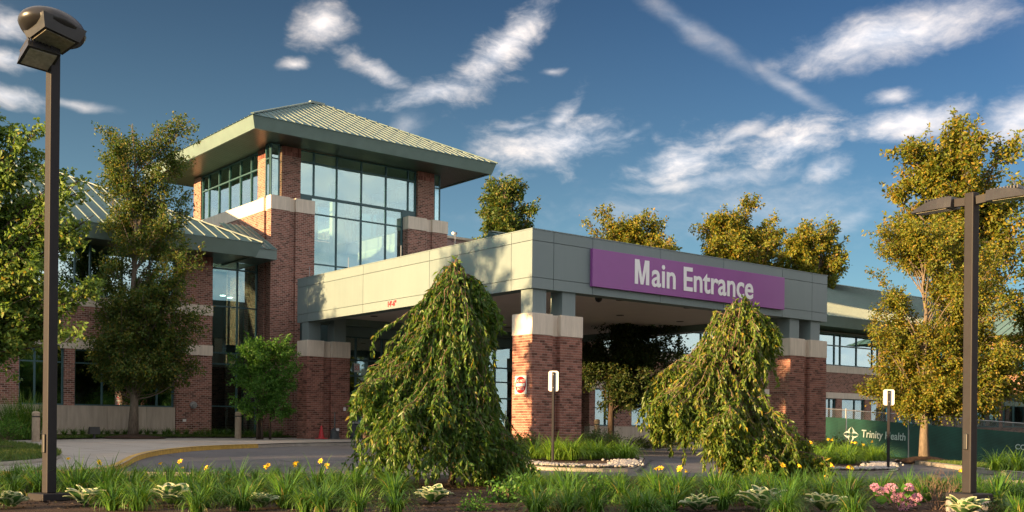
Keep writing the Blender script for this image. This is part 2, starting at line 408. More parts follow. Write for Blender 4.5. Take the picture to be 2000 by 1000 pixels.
M['white'] = plain('white_letter', (0.80, 0.80, 0.82), 0.4, var=0.02)
M['red'] = plain('red_sign_paint', (0.58, 0.022, 0.03), 0.4, var=0.05)
M['sign_red'] = plain('deep_red_sign', (0.36, 0.008, 0.014), 0.5, var=0.04, spec=0.2)
M['sign_white'] = plain('sign_white', (0.58, 0.57, 0.55), 0.5, var=0.03, spec=0.2)
M['cone'] = plain('red_cone_plastic', (0.52, 0.03, 0.04), 0.45, var=0.08)
M['alu'] = plain('sign_back_aluminium', (0.70, 0.69, 0.66), 0.45, metal=0.25, var=0.04)
M['pole'] = plain('dark_bronze_paint', (0.018, 0.017, 0.020), 0.6, metal=0.0, var=0.15, bump=0.0008, bscale=120, spec=0.25)
M['pole_head'] = plain('bronze_fixture', (0.040, 0.040, 0.043), 0.32, metal=0.4, var=0.12)
M['lens'] = plain('lamp_lens', (0.32, 0.31, 0.25), 0.12, var=0.25, scale=18)
M['steel'] = plain('galvanised_steel', (0.36, 0.37, 0.38), 0.45, metal=0.7, var=0.12)
M['black'] = plain('black_plastic', (0.018, 0.019, 0.021), 0.5)
M['urn'] = plain('grey_plastic', (0.055, 0.065, 0.075), 0.5)
M['fence'] = None
M['asphalt'] = ground_mat('asphalt', [(0.25, (0.060, 0.060, 0.066)), (0.5, (0.105, 0.103, 0.110)), (0.8, (0.16, 0.155, 0.158))], 2.0, 90.0, bump=0.006, crack=True)
M['concrete'] = ground_mat('concrete_walk', [(0.25, (0.22, 0.205, 0.19)), (0.55, (0.33, 0.31, 0.285)), (0.8, (0.40, 0.38, 0.35))], 3.0, 40.0, bump=0.003)
def add_joints(m, size, dark):
    n = NT.__new__(NT); n.t = m.node_tree
    b_ = [x for x in n.t.nodes if x.type == 'BSDF_PRINCIPLED'][0]; src = b_.inputs['Base Color'].links[0].from_socket
    g = n.n('ShaderNodeNewGeometry'); p_ = n.n('ShaderNodeSeparateXYZ', ins={0: g.outputs['Position']})
    j = None
    for ax in (0, 1):
        fr = n.m('ABSOLUTE', n.m('SUBTRACT', n.m('FRACT', n.m('MULTIPLY', p_.outputs[ax], 1/size)), 0.5))
        q = n.m('LESS_THAN', fr, 0.008); j = q if j is None else n.m('MAXIMUM', j, q)
    st = n.n('ShaderNodeTexNoise', ins={'Vector': g.outputs['Position'], 'Scale': 0.8, 'Detail': 6.0, 'Roughness': 0.7})
    c = n.mix(n.smooth(st.outputs[0], 0.56, 0.70), src, tuple(x*0.75 for x in (0.33, 0.31, 0.285))+(1,))
    n.put(b_, 'Base Color', n.mix(j, c, (*dark, 1)))
add_joints(M['concrete'], 1.83, (0.12, 0.11, 0.10))
M['kerb'] = plain('kerb_concrete', (0.27, 0.25, 0.22), 0.9, var=0.2, scale=5, bump=0.004)
M['yellow'] = plain('worn_yellow_kerb_paint', (0.42, 0.27, 0.055), 0.75, var=0.30, scale=7, bump=0.004)
M['mulch'] = ground_mat('bark_mulch', [(0.3, (0.022, 0.014, 0.010)), (0.55, (0.060, 0.036, 0.024)), (0.8, (0.11, 0.068, 0.045))], 6.0, 45.0, bump=0.05)
M['soil'] = ground_mat('rough_lawn', [(0.3, (0.018, 0.032, 0.008)), (0.6, (0.040, 0.070, 0.016)), (0.85, (0.075, 0.095, 0.03))], 3.0, 60.0, bump=0.03)
M['turf'] = leaf_mat('turf_blade', [(0.0, (0.039, 0.091, 0.013)), (0.6, (0.078, 0.143, 0.023)), (1.0, (0.169, 0.182, 0.046))], 0.3)
M['gravel'] = plain('river_stone', (0.27, 0.26, 0.25), 0.8, var=0.35, scale=9)
M['bollard'] = plain('bollard_concrete', (0.34, 0.27, 0.20), 0.85, var=0.2, scale=8, bump=0.003)
M['bark'] = bark_mat('grey_bark', (0.16, 0.13, 0.10))
M['bark_dark'] = bark_mat('dark_bark', (0.06, 0.045, 0.035))
M['leaf_pear'] = leaf_mat('pear_leaf', [(0.0, (0.036, 0.080, 0.016)), (0.45, (0.066, 0.120, 0.022)), (0.8, (0.122, 0.150, 0.026)), (1.0, (0.20, 0.160, 0.028))])
M['leaf_gold'] = leaf_mat('golden_leaf', [(0.0, (0.070, 0.115, 0.014)), (0.4, (0.140, 0.172, 0.020)), (0.8, (0.235, 0.210, 0.022)), (1.0, (0.29, 0.175, 0.022))])
M['leaf_maple'] = leaf_mat('bright_green_leaf', [(0.0, (0.075, 0.140, 0.026)), (0.5, (0.120, 0.215, 0.045)), (0.93, (0.195, 0.270, 0.065)), (1.0, (0.34, 0.26, 0.04))])
M['leaf_shrub'] = leaf_mat('fresh_green_leaf', [(0.0, (0.039, 0.111, 0.016)), (0.6, (0.072, 0.195, 0.026)), (1.0, (0.130, 0.273, 0.046))])
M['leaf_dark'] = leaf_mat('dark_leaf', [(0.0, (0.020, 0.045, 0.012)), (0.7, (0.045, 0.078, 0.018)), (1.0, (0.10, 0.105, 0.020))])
M['leaf_cherry_gold'] = leaf_mat('yellowing_cherry_leaf', [(0.0, (0.060, 0.120, 0.018)), (0.55, (0.115, 0.185, 0.028)), (0.9, (0.20, 0.240, 0.036)), (1.0, (0.32, 0.24, 0.03))], 0.45, 0.38)
M['leaf_cherry'] = leaf_mat('cherry_leaf', [(0.0, (0.040, 0.100, 0.018)), (0.6, (0.082, 0.165, 0.028)), (0.94, (0.155, 0.220, 0.034)), (1.0, (0.28, 0.21, 0.03))], 0.45, 0.38)
M['leaf_bush'] = leaf_mat('grey_green_leaf', [(0.0, (0.045, 0.083, 0.027)), (0.7, (0.090, 0.143, 0.045)), (1.0, (0.195, 0.143, 0.075))])
M['blade'] = leaf_mat('lily_blade', [(0.0, (0.038, 0.112, 0.015)), (0.6, (0.075, 0.180, 0.024)), (0.93, (0.143, 0.247, 0.033)), (1.0, (0.330, 0.270, 0.090))], 0.35, 0.4)
M['blade_light'] = leaf_mat('lime_blade', [(0.0, (0.081, 0.176, 0.016)), (0.6, (0.142, 0.270, 0.024)), (1.0, (0.230, 0.338, 0.041))], 0.35, 0.4)
M['lily'] = leaf_mat('lily_petal', [(0.0, (0.80, 0.46, 0.015)), (1.0, (0.88, 0.58, 0.03))], 0.3)
M['pink'] = leaf_mat('hydrangea_floret', [(0.0, (0.66, 0.26, 0.56)), (0.5, (0.80, 0.42, 0.62)), (1.0, (0.86, 0.60, 0.66))], 0.3)
M['twig'] = plain('bare_twig', (0.13, 0.085, 0.06), 0.9, var=0.3, scale=20)

# ------------------------------------------------------------------ ground, roads, walks
def sheet(name, poly, mat, dz, step=1.5, kind='structure', zf=None):
    """a polygon laid over the ground, tessellated so that it follows the slope"""
    zf = zf or ground_z
    pts = []
    for i in range(len(poly)):
        a = Vector(poly[i][:2]); b = Vector(poly[(i+1) % len(poly)][:2])
        k = max(1, int((b-a).length/step))
        for j in range(k): pts.append(a.lerp(b, j/k))
    nb = len(pts)
    xs = [p.x for p in pts]; ys = [p.y for p in pts]
    x = min(xs)+step*0.5
    def inside(q):
        c = False; j = nb-1
        for i in range(nb):
            a, b = pts[i], pts[j]
            if (a.y > q[1]) != (b.y > q[1]) and q[0] < (b.x-a.x)*(q[1]-a.y)/(b.y-a.y)+a.x: c = not c
            j = i
        return c
    while x < max(xs):
        y = min(ys)+step*0.5
        while y < max(ys):
            if inside((x, y)): pts.append(Vector((x, y)))
            y += step
        x += step
    v, e, f, *_ = delaunay_2d_cdt(pts, [(i, (i+1) % nb) for i in range(nb)], [list(range(nb))], 1, 1e-4)
    b = MB(); b.add([(p.x, p.y, zf(p.x, p.y)+dz) for p in v], [tuple(t) for t in f])
    o = b.build(name, mat, None, smooth=True); o['kind'] = kind
    return o
def kerb(name, path, wdt, hgt, mat, label=None, side=1):
    """a kerb stone swept along a ground path, standing on the road level"""
    b = MB(); vs = []; n = len(path)
    for i, p in enumerate(path):
        a = Vector(path[max(i-1, 0)][:2]); c = Vector(path[min(i+1, n-1)][:2]); d = (c-a).normalized()
        nrm = Vector((-d.y, d.x))*side
        q = Vector(p[:2])
        for off, z in ((0, -0.15), (0.012, hgt*0.8), (0.035, hgt), (wdt, hgt+0.004), (wdt, -0.15)):
            r = q+nrm*off; vs.append((r.x, r.y, ground_z(q.x, q.y)+z))
    fs = []
    for i in range(n-1):
        for k in range(5):
            k2 = (k+1) % 5; fs.append((i*5+k, i*5+k2, (i+1)*5+k2, (i+1)*5+k))
    fs += [(4, 3, 2, 1, 0), tuple((n-1)*5+k for k in range(5))]
    b.add(vs, fs)
    bm = bmesh.new(); me = b.mesh(name, mat); bm.from_mesh(me); bmesh.ops.recalc_face_normals(bm, faces=bm.faces); bm.to_mesh(me); bm.free()
    o = link(name, me); o['kind'] = 'structure'
    return o
def dense(path, step=0.35):
    """Catmull-Rom resampling of a list of 2D/3D points"""
    P_ = [Vector((p[0], p[1])) for p in path]; out = []
    for i in range(len(P_)-1):
        p0, p1, p2, p3 = P_[max(i-1, 0)], P_[i], P_[i+1], P_[min(i+2, len(P_)-1)]
        k = max(2, int((p2-p1).length/step))
        for j in range(k):
            t = j/k
            out.append(0.5*((2*p1)+(p2-p0)*t+(2*p0-5*p1+4*p2-p3)*t*t+(3*p1-p0-3*p2+p3)*t**3))
    out.append(P_[-1]); return out

def dl(d, lat):                    # ground plan point from distance ahead and distance to the right
    p = FWD*d + _r*lat; return (p.x, p.y)

# far terrain
b = MB(); N = 60; ext = 900.0
for i in range(N+1):
    for j in range(N+1):
        u = (i/N*2-1); v = (j/N*2-1)
        x = 25+math.copysign(abs(u)**3, u)*ext; y = 30+math.copysign(abs(v)**3, v)*ext
        b.v.append((x, y, ground_z(x, y)-0.06 - (0.25 if math.hypot(x-25, y-30) > 120 else 0)))
for i in range(N):
    for j in range(N):
        a = i*(N+1)+j; b.f.append((a, a+N+1, a+N+2, a+1))
tag(b.build('ground', M['soil'], None, smooth=True), kind='structure')

# the drive: one asphalt sheet, reaching under the canopy and on to the right
sheet('road', [dl(20.5, -28), dl(20.5, 30), dl(44, 40), dl(62, 40), (47, 39.6), (36.2, 39.6), (22, 41.5), dl(44, -30)], M['asphalt'], 0.0, 1.2)

# left walk with its yellow kerb
kp = [at(x, y) for x, y in ((-260, 936), (-60, 936), (90, 934), (180, 930), (228, 922), (250, 911), (272, 899), (312, 889), (380, 881), (450, 877), (505, 875))]
kpath = dense(kp, 0.3)
kpath2 = dense([kp[-1], at(560, 872.5), at(640, 871), at(690, 870), at(740, 869.5), at(820, 869)], 0.4)
walk_back = [(33.0, 41.9), (23.8, 41.9), (22.8, 43.6), (19.0, 43.2), (14.0, 42.2), (10.0, 40.6), (4.0, 39.5), (-8.0, 38.0)]
def walk_z(x, y): return ground_z(x, y)
sheet('sidewalk', [tuple(p) for p in kpath]+[tuple(p) for p in kpath2[1:]]+walk_back+[(-8, 26.0)], M['concrete'], 0.135, 0.9)
tag(kerb('yellow_kerb', kpath, 0.16, 0.137, M['yellow'], side=1), kind='structure')
tag(kerb('kerb', kpath2, 0.16, 0.110, M['kerb'], side=1), kind='structure')

# lawn island on the left walk
isl = [at(x, y) for x, y in ((-150, 872), (-60, 871), (0, 875), (60, 882), (108, 893), (120, 902), (108, 911), (60, 918), (0, 924), (-80, 929), (-180, 930))]
islp = dense(isl, 0.35)
def mound(x, y): return ground_z(x, y)
kerb('kerb', islp, 0.14, 0.22, M['kerb'], side=-1)
ISL = [tuple(p) for p in islp]
cI = Vector((sum(p[0] for p in ISL)/len(ISL), sum(p[1] for p in ISL)/len(ISL)))
sheet('lawn', [tuple(cI+(Vector(p)-cI)*0.985) for p in ISL], M['soil'], 0.225, 0.6)
sheet('mulch_bed', [(cI.x+1.4*math.cos(t)*1.1-1.5, cI.y+1.4*math.sin(t)+0.7) for t in [k*math.pi/8 for k in range(16)]], M['mulch'], 0.262, 0.5)

# planted strip and lawn in front of the left wing: it rises towards the wall
def bank_z(x, y):
    t = min(max((y-(41.0+0.18*(x-12)))/3.0, 0), 1)
    return ground_z(x, y)+0.15+0.10*t
strip = [(23.0, 43.62), (22.6, 43.72), (19.0, 43.35), (14.0, 42.35), (10.0, 40.75), (4.0, 39.65), (-10, 38.1), (-10, 52), (23.0, 52)]
sheet('lawn', strip, M['soil'], 0.0, 1.0, zf=bank_z)
sheet('mulch_bed', [(22.9, 44.1), (19, 43.9), (15.5, 43.3), (12, 42.6), (8, 42.1), (8, 45.4), (22.9, 46)], M['mulch'], 0.01, 0.8, zf=bank_z)

# two planted islands carrying the front pillars
def island(outline):
    cp = dense(outline+[outline[0]], 0.5)
    kerb('kerb', cp, 0.15, 0.085, M['kerb'], side=1)
    sheet('mulch_bed', [tuple(p) for p in cp[:-1]], M['mulch'], 0.083, 0.8)
island([(17.5, 22.4), (16.5, 20.1), (16.8, 18.7), (17.9, 18.0), (19.6, 19.3), (22.2, 21.7), (24.4, 24.0), (25.1, 26.5), (24.5, 28.0), (21.2, 28.3), (19.2, 25.6)])
island([(21.0, 16.2), (21.9, 15.1), (23.6, 14.7), (26.5, 16.3), (32.6, 20.2), (37.4, 24.2), (38.2, 26.8), (37.4, 28.0), (34.2, 28.1), (32.6, 26.2), (27.5, 21.2)])
# right-hand verge with the fence and the big tree
vp = dense([(42.5, 31.0), (39.2, 26.3), (36.9, 23.1), (33.4, 19.6), (28.6, 15.5), (25.6, 12.6), (22.8, 9.0)], 0.5)
kerb('kerb', vp, 0.16, 0.12, M['kerb'], side=1)
sheet('lawn', [tuple(p) for p in vp]+[(60, 2), (86, 33), (86, 39.5), (44.5, 39.5)], M['soil'], 0.116, 1.2)

# the front bed, close to the camera
bed = [dl(4, -16), dl(4, 16), dl(21.5, 24), dl(21.5, 4), dl(21.0, -4), dl(21.2, -26)]
sheet('front_bed', bed, M['mulch'], 0.03, 0.9)
kerb('kerb', dense([dl(21.2, -26), dl(21.0, -4), dl(21.5, 4), dl(21.5, 24)], 0.6), 0.16, 0.10, M['kerb'], side=-1)

# pebble strip along the canopy island
def pebbles(name, pts, n, r0, r1, spread, mat):
    P_ = []; 
    ico = bmesh.new(); bmesh.ops.create_icosphere(ico, subdivisions=1, radius=1.0)
    bv = np.array([v.co[:] for v in ico.verts]); bf = np.array([[v.index for v in f.verts] for f in ico.faces]); ico.free()
    path = dense(pts, 0.2); V = []; Fc = []
    for i in range(n):
        p = path[rng.integers(len(path))]
        x = p.x+rng.normal(0, spread); y = p.y+rng.normal(0, spread)
        s = np.array([1, rng.uniform(.6, 1), rng.uniform(.5, .8)])*rng.uniform(r0, r1)
        a = rng.uniform(0, 6.28); c_, s_ = math.cos(a), math.sin(a)
        q = bv*s; q = np.stack([q[:, 0]*c_-q[:, 1]*s_, q[:, 0]*s_+q[:, 1]*c_, q[:, 2]], 1)
        V.append(q+np.array([x, y, ground_z(x, y)+0.135])); Fc.append(bf+len(bv)*i)
    me = np_mesh(name, np.concatenate(V), np.concatenate(Fc), mat)
    o = link(name, me); return tag(o, 'pale grey pebbles strewn along the edge of the planted island', 'pebbles', kind='stuff')
def np_mesh(name, V, Fc, mat, smooth=False):
    V = np.asarray(V, np.float32); Fc = np.asarray(Fc, np.int32); k = Fc.shape[1]
    me = bpy.data.meshes.new(name)
    me.vertices.add(len(V)); me.vertices.foreach_set('co', V.ravel())
    me.loops.add(Fc.size); me.loops.foreach_set('vertex_index', Fc.ravel())
    me.polygons.add(len(Fc)); me.polygons.foreach_set('loop_start', np.arange(0, Fc.size, k, dtype=np.int32))
    try: me.polygons.foreach_set('loop_total', np.full(len(Fc), k, np.int32))
    except Exception: pass
    if smooth: me.polygons.foreach_set('use_smooth', np.ones(len(Fc), bool))
    me.update(calc_edges=True); me.validate()
    if mat: me.materials.append(mat)
    return me
pebbles('pebbles', [(17.5, 22.0), (16.9, 20.2), (17.1, 19.0), (18.0, 18.5), (19.3, 19.5), (20.6, 20.8)], 1500, 0.025, 0.06, 0.16, M['gravel'])
pebbles('pebbles', [(22.0, 16.4), (22.3, 15.6), (23.6, 15.2), (26.2, 16.7), (29.0, 18.4)], 1500, 0.025, 0.06, 0.16, M['gravel'])

# ------------------------------------------------------------------ canopy
CX0, CX1, CY0, CY1, CZ0, CZ1 = 21.57, 36.95, 26.0, 41.56, 5.95, 7.79
canopy = empty('entrance_canopy', (29.2, 33.8, 1.0), 'large flat-roofed drive-through canopy clad in grey green panels on brick pillars', 'canopy')
b = MB(); b.box(CX0+.05, CX1-.05, CY0+.05, CY1-.05, CZ0+.55, CZ1-.04)
b.build('roof_slab', M['panel'], canopy)
# edge beam ring below the slab (the soffit sits up inside it)
b = MB(); e = .55
b.box(CX0+.05, CX1-.05, CY0+.05, CY0+e, CZ0+.01, CZ0+.549); b.box(CX0+.05, CX1-.05, CY1-e, CY1-.05, CZ0+.01, CZ0+.549)
b.box(CX0+.05, CX0+e, CY0+e, CY1-e, CZ0+.01, CZ0+.549); b.box(CX1-e, CX1-.05, CY0+e, CY1-e, CZ0+.01, CZ0+.549)
b.build('edge_beam', M['fascia'], canopy)
b = MB(); b.box(CX0+e+.01, CX1-e-.01, CY0+e+.01, CY1-e-.01, CZ0+.30, CZ0+.545)
cl = b.build('soffit', M['ceiling'], canopy)
for i in range(4):
    for j in range(4):
        x = CX0+2.4+i*3.6; y = CY0+2.2+j*3.7
        MB().lathe((x, y, CZ0+.285), [(.16, 0), (.16, .02)], 16).build('recessed_light', M['black'], cl)
MB().lathe((26.3, 28.0, CZ0+.10), [(.03, 0), (.10, .04), (.13, .12), (.13, .21)], 14).build('dome_camera', M['black'], cl, smooth=True)
# cladding panels, with open joints between them
zb = [CZ0, CZ0+(CZ1-CZ0)*.185, CZ0+(CZ1-CZ0)*.81, CZ1]
fj = [CX0, 22.46, 24.14, 27.33, 30.64, 34.07, 35.95, CX1]
sj = [CY0, 27.04, 31.67, 36.19, 40.64, CY1]
g_ = .009
for k in range(3):
    z0, z1 = zb[k]+(g_ if k else 0), zb[k+1]-(g_ if k < 2 else 0)
    for i in range(len(fj)-1):
        for (y0, y1) in ((CY0, CY0+.045), (CY1-.045, CY1)):
            MB().box(fj[i]+g_*(i > 0), fj[i+1]-g_*(i < len(fj)-2), y0, y1, z0, z1).build('cladding_panel', M['panel'], canopy)
    for i in range(len(sj)-1):
        for (x0, x1) in ((CX0, CX0+.045), (CX1-.045, CX1)):
            MB().box(x0, x1, sj[i]+(.0455 if i == 0 else g_), sj[i+1]-(.0455 if i == len(sj)-2 else g_), z0, z1).build('cladding_panel', M['panel'], canopy)
b = MB(); b.box(CX0-.015, CX1+.015, CY0-.015, CY0+.12, CZ1+.002, CZ1+.03); b.box(CX0-.015, CX1+.015, CY1-.12, CY1+.015, CZ1+.002, CZ1+.03)
b.box(CX0-.015, CX0+.12, CY0+.121, CY1-.121, CZ1+.002, CZ1+.03); b.box(CX1-.12, CX1+.015, CY0+.121, CY1-.121, CZ1+.002, CZ1+.03)
b.build('coping', M['panel'], canopy)
for y in (30.2, 33.6, 37.4, 40.6):
    MB().tube([(CX0+.05, y, CZ1), (CX0+.05, y, CZ1+.45)], .012, 6).build('lightning_rod', M['steel'], canopy)
b = MB(); b.add([(CX0+.3, 27.5, CZ1), (CX0+.9, 27.5, CZ1), (CX0+.9, 30.5, CZ1), (CX0+.3, 30.5, CZ1), (CX0+.5, 28.2, CZ1+.14), (CX0+.7, 28.2, CZ1+.16), (CX0+.7, 29.6, CZ1+.08), (CX0+.5, 29.8, CZ1+.10)],
              [(0, 1, 5, 4), (1, 2, 6, 5), (2, 3, 7, 6), (3, 0, 4, 7), (4, 5, 6, 7)])
b.build('roof_membrane_fold', M['roof'], canopy)
# clearance lettering on the side fascia
def text(name, body, mat, size, loc, rot, parent, ext=.006, ax='LEFT', bold=0.0, sx=1.0, local=False, space=1.0):
    cu = bpy.data.curves.new(name, 'FONT'); cu.body = body; cu.size = size; cu.extrude = ext; cu.align_x = ax; cu.offset = bold; cu.space_character = space
    cu.resolution_u = 4
    ob = bpy.data.objects.new(name, cu); COL.objects.link(ob)
    dg = bpy.context.evaluated_depsgraph_get(); me = bpy.data.meshes.new_from_object(ob.evaluated_get(dg))
    bpy.data.objects.remove(ob); bpy.data.curves.remove(cu)
    me.transform(Matrix.Scale(sx, 4, (1, 0, 0)))
    me.transform(Matrix.Translation(loc) @ rot.to_4x4())
    me.materials.clear(); me.materials.append(mat)
    return link(name, me, None, parent, local)
ROT_FRONT = Matrix(((1, 0, 0), (0, 0, -1), (0, 1, 0)))             # text facing -Y
ROT_LEFT = Matrix(((0, 0, -1), (-1, 0, 0), (0, 1, 0)))              # text facing -X
text('clearance_lettering', "14'-6\"", M['red'], .26, (CX0-.004, 34.42, CZ0+.10), ROT_LEFT, canopy, bold=.012)

# brick pillars
def face_runs(px0, px1, py0, py1, rec):
    """outline of the pillar: two piers joined by a recessed link, on both long sides"""
    xa, xb = rec
    d = .16
    return [(px0, py0), (xa, py0), (xa, py0+d), (xb, py0+d), (xb, py0), (px1, py0), (px1, py1), (xb, py1), (xb, py1-d), (xa, py1-d), (xa, py1), (px0, py1)]
brick_meshes = {}
def brick_mesh(L):
    k = round(L, 3)
    if k not in brick_meshes:
        b = MB(); h = BRICK_H-.0105; c = .003
        # a brick face with softened arrises; local x along wall, y outwards is negative, z up
        vs = [(0, .05, 0), (k, .05, 0), (k, .05, h), (0, .05, h), (0, 0, 0), (k, 0, 0), (k, 0, h), (0, 0, h),
              (c, -c, c), (k-c, -c, c), (k-c, -c, h-c), (c, -c, h-c)]
        b.add(vs, [(0, 1, 5, 4), (1, 2, 6, 5), (2, 3, 7, 6), (3, 0, 4, 7), (4, 5, 9, 8), (5, 6, 10, 9), (6, 7, 11, 10), (7, 4, 8, 11), (8, 9, 10, 11)])
        brick_meshes[k] = b.mesh('brick', M['one_brick'])
    return brick_meshes[k]
def pillar(px0, px1, py0, py1, rec, z0, z1, zc, singles, label):
    out = face_runs(px0, px1, py0, py1, rec)
    core = MB().prism(out, z0-.6, z1)
    p = core.build('pillar', M['mortar'], canopy); p['label'] = label
    cap = [(x+(-.02 if x == px0 else .02 if x == px1 else 0), y+(-.02 if y == py0 else .02 if y == py1 else 0)) for x, y in out]
    # three cap stones: two blocks and the recessed link
    xa, xb = rec
    MB().box(px0-.02, xa, py0-.02, py1+.02, z1+.004, zc).build('cap_stone', M['stone'], p, bevel=.006)
    MB().box(xb, px1+.02, py0-.02, py1+.02, z1+.004, zc).build('cap_stone', M['stone'], p, bevel=.006)
    MB().box(xa+.003, xb-.003, py0+.14, py1-.14, z1+.004, zc-.012).build('cap_stone', M['stone'], p)
    # bricks
    items = []
    n = len(out); rows = int(round((z1-z0)/BRICK_H))
    for s in range(n):
        a = Vector(out[s]); c = Vector(out[(s+1) % n]); L = (c-a).length; d = (c-a)/L
        nb = max(1, round(L/BRICK_L)); bl = L/nb
        for r in range(-6, rows):
            z = z0+r*BRICK_H+.005+(s % 2)*.0008
            if nb == 1: cuts = [0, L]
            elif (r % 2) == 0: cuts = [i*bl for i in range(nb+1)]
            else: cuts = [0]+[(i+.5)*bl for i in range(nb)]+[L]
            for i in range(len(cuts)-1):
                x0 = cuts[i]+(.005 if i else -.004); x1 = cuts[i+1]-(.005 if i < len(cuts)-2 else -.004)
                items.append((a+d*x0, d, x1-x0, z, s, r))
    if singles:
        vis = [q for q in items if (q[4] in (0, 4, 11) or q[4] in (1, 2, 3)) and q[5] >= 0]
        vis.sort(key=lambda q: (-q[3]))
        pick = vis[:300]; ids = set(map(id, pick)); rest = [q for q in items if id(q) not in ids]
    else: pick, rest = [], items
    pl = root_loc(p)
    for (q, d, L, z, s, r) in pick:
        ob = bpy.data.objects.new('brick', brick_mesh(L)); COL.objects.link(ob); ob.parent = p
        nrm = Vector((d.y, -d.x))
        ob.rotation_euler = (0, 0, math.atan2(d.y, d.x))
        ob.location = (q.x+nrm.x*.006, q.y+nrm.y*.006, z); ob.matrix_parent_inverse = Matrix.Translation(-pl)
    V = []; Fc = []; k = 0
    for (q, d, L, z, s, r) in rest:
        me = brick_mesh(L); nrm = Vector((d.y, -d.x))
        for v in me.vertices:
            V.append((q.x+nrm.x*.006+d.x*v.co.x-nrm.x*v.co.y, q.y+nrm.y*.006+d.y*v.co.x-nrm.y*v.co.y, z+v.co.z))
        for f in me.polygons: Fc.append(tuple(i+k for i in f.vertices))
        k += len(me.vertices)
    o = link('bricks', np_mesh('bricks', V, Fc, M['one_brick']), None, p); o['kind'] = 'stuff'
    return p
def posts(xs, y0, wd, zc):
    for x in xs:
        MB().box(x, x+wd, y0, y0+wd, zc-.02, CZ0+.3).build('steel_post', M['panel'], canopy, bevel=.004)
ZC_, ZB_ = 5.18, 4.502
pillar(21.60, 23.70, 26.0, 26.97, (22.43, 22.77), ZB_-46*BRICK_H, ZB_, ZC_, True, 'near corner pillar of red brick with pale stone cap')
posts((21.68, 22.92), 26.1, .57, ZC_)
pillar(34.62, 36.95, 26.02, 26.99, (35.52, 35.88), ZB_-48*BRICK_H, ZB_, ZC_, False, 'right front pillar of red brick with pale stone cap')
posts((34.70, 36.04), 26.12, .60, ZC_)
pillar(21.52, 23.55, 40.55, 41.40, (22.30, 22.68), ZB_-42*BRICK_H, ZB_, ZC_, False, 'rear left pillar of red brick with pale stone cap')
posts((21.60, 22.82), 40.62, .57, ZC_)
pillar(34.62, 36.95, 40.55, 41.40, (35.52, 35.88), ZB_-48*BRICK_H, ZB_, ZC_, False, 'rear right pillar of red brick with pale stone cap')
posts((34.70, 36.04), 40.62, .57, ZC_)

# the purple name board
sg = empty('entrance_sign', (29.0, 25.9, 6.2), 'long purple Main Entrance board with white letters on the canopy front', 'sign')
MB().box(24.02, 34.04, 25.87, 25.99, 6.205, 7.435).build('sign_panel', M['purple'], sg, bevel=.006)
LX, LW = 25.90, 6.18
word = "Main Entrance"
cu = text('lettering', word, M['white'], 1.17, (0, 0, 0), Matrix.Identity(3), None, ext=.008, bold=.012)
xs = [v.co.x for v in cu.data.vertices]; sx = LW/(max(xs)-min(xs)); bpy.data.objects.remove(cu)
# letters one by one, each its own part
adv = 0.0
def letter_w(s):
    c = bpy.data.curves.new('t', 'FONT'); c.body = s; c.size = 1.17; o = bpy.data.objects.new('t', c); COL.objects.link(o)
    dg = bpy.context.evaluated_depsgraph_get(); me = bpy.data.meshes.new_from_object(o.evaluated_get(dg)); xx = [v.co.x for v in me.vertices]
    bpy.data.objects.remove(o); bpy.data.curves.remove(c); bpy.data.meshes.remove(me); return max(xx) if xx else 0
for i, ch in enumerate(word):
    if ch == ' ': continue
    full = letter_w(word[:i+1]); own = letter_w(ch)
    off = full-own
    if ch == 'M':                                      # drawn stroke by stroke
        x0, wd, z0, hh, st_ = LX+.05*sx, (own-.09)*sx, 6.465, .83, .165*sx
        b = MB()
        def poly(p): 
            k_ = len(p); b.add([(x, 25.854, z) for x, z in p]+[(x, 25.869, z) for x, z in p], [tuple(range(k_)), tuple(range(2*k_-1, k_-1, -1))]+[(q, k_+q, k_+(q+1) % k_, (q+1) % k_) for q in range(k_)])
        xm = x0+wd/2
        poly([(x0, z0), (x0+st_, z0), (x0+st_, z0+hh*.62), (xm-st_*.42, z0), (xm+st_*.42, z0), (x0+wd-st_, z0+hh*.62), (x0+wd-st_, z0), (x0+wd, z0), (x0+wd, z0+hh), (x0+wd-st_*1.35, z0+hh), (xm, z0+hh*.26), (x0+st_*1.35, z0+hh), (x0, z0+hh)])
        b.build('letter', M['white'], sg); continue
    text('letter', ch, M['white'], 1.17, (LX+off*sx, 25.862, 6.465), ROT_FRONT, sg, ext=.008, bold=.020, sx=sx)

# ------------------------------------------------------------------ glazing and masonry helpers
def glazing(parent, axis, plane, cols, rows, glass, out=-1, fw=.06, fd=.12, name='window', skip=(), label=None):
    """a framed window: frame mesh with one child pane per light. axis 'x': runs along X in the plane Y=plane; axis 'y': runs along Y in X=plane"""
    fr = MB()
    def put(b, a0, a1, z0, z1, d0, d1):
        if axis == 'x': b.box(a0, a1, plane+d0, plane+d1, z0, z1)
        else: b.box(plane+d0, plane+d1, a0, a1, z0, z1)
    for i, c in enumerate(cols):
        a0, a1 = (c, c+fw) if i == 0 else (c-fw, c) if i == len(cols)-1 else (c-fw/2, c+fw/2)
        put(fr, a0, a1, rows[0], rows[-1], -fd/2, fd/2)
    for j, r in enumerate(rows):
        z0, z1 = (r, r+fw) if j == 0 else (r-fw, r) if j == len(rows)-1 else (r-fw/2, r+fw/2)
        put(fr, cols[0]+.002, cols[-1]-.002, z0+.001, z1-.001, -fd/2+.004, fd/2-.004)
    w_ = fr.build(name, M['mullion'], parent)
    if label: w_['label'] = label
    for i in range(len(cols)-1):
        for j in range(len(rows)-1):
            if (i, j) in skip: continue
            p = MB(); put(p, cols[i]+fw*.5, cols[i+1]-fw*.5, rows[j]+fw*.5, rows[j+1]-fw*.5, -.004+.01*0, .004)
            p.build('pane', glass, w_)
    return w_
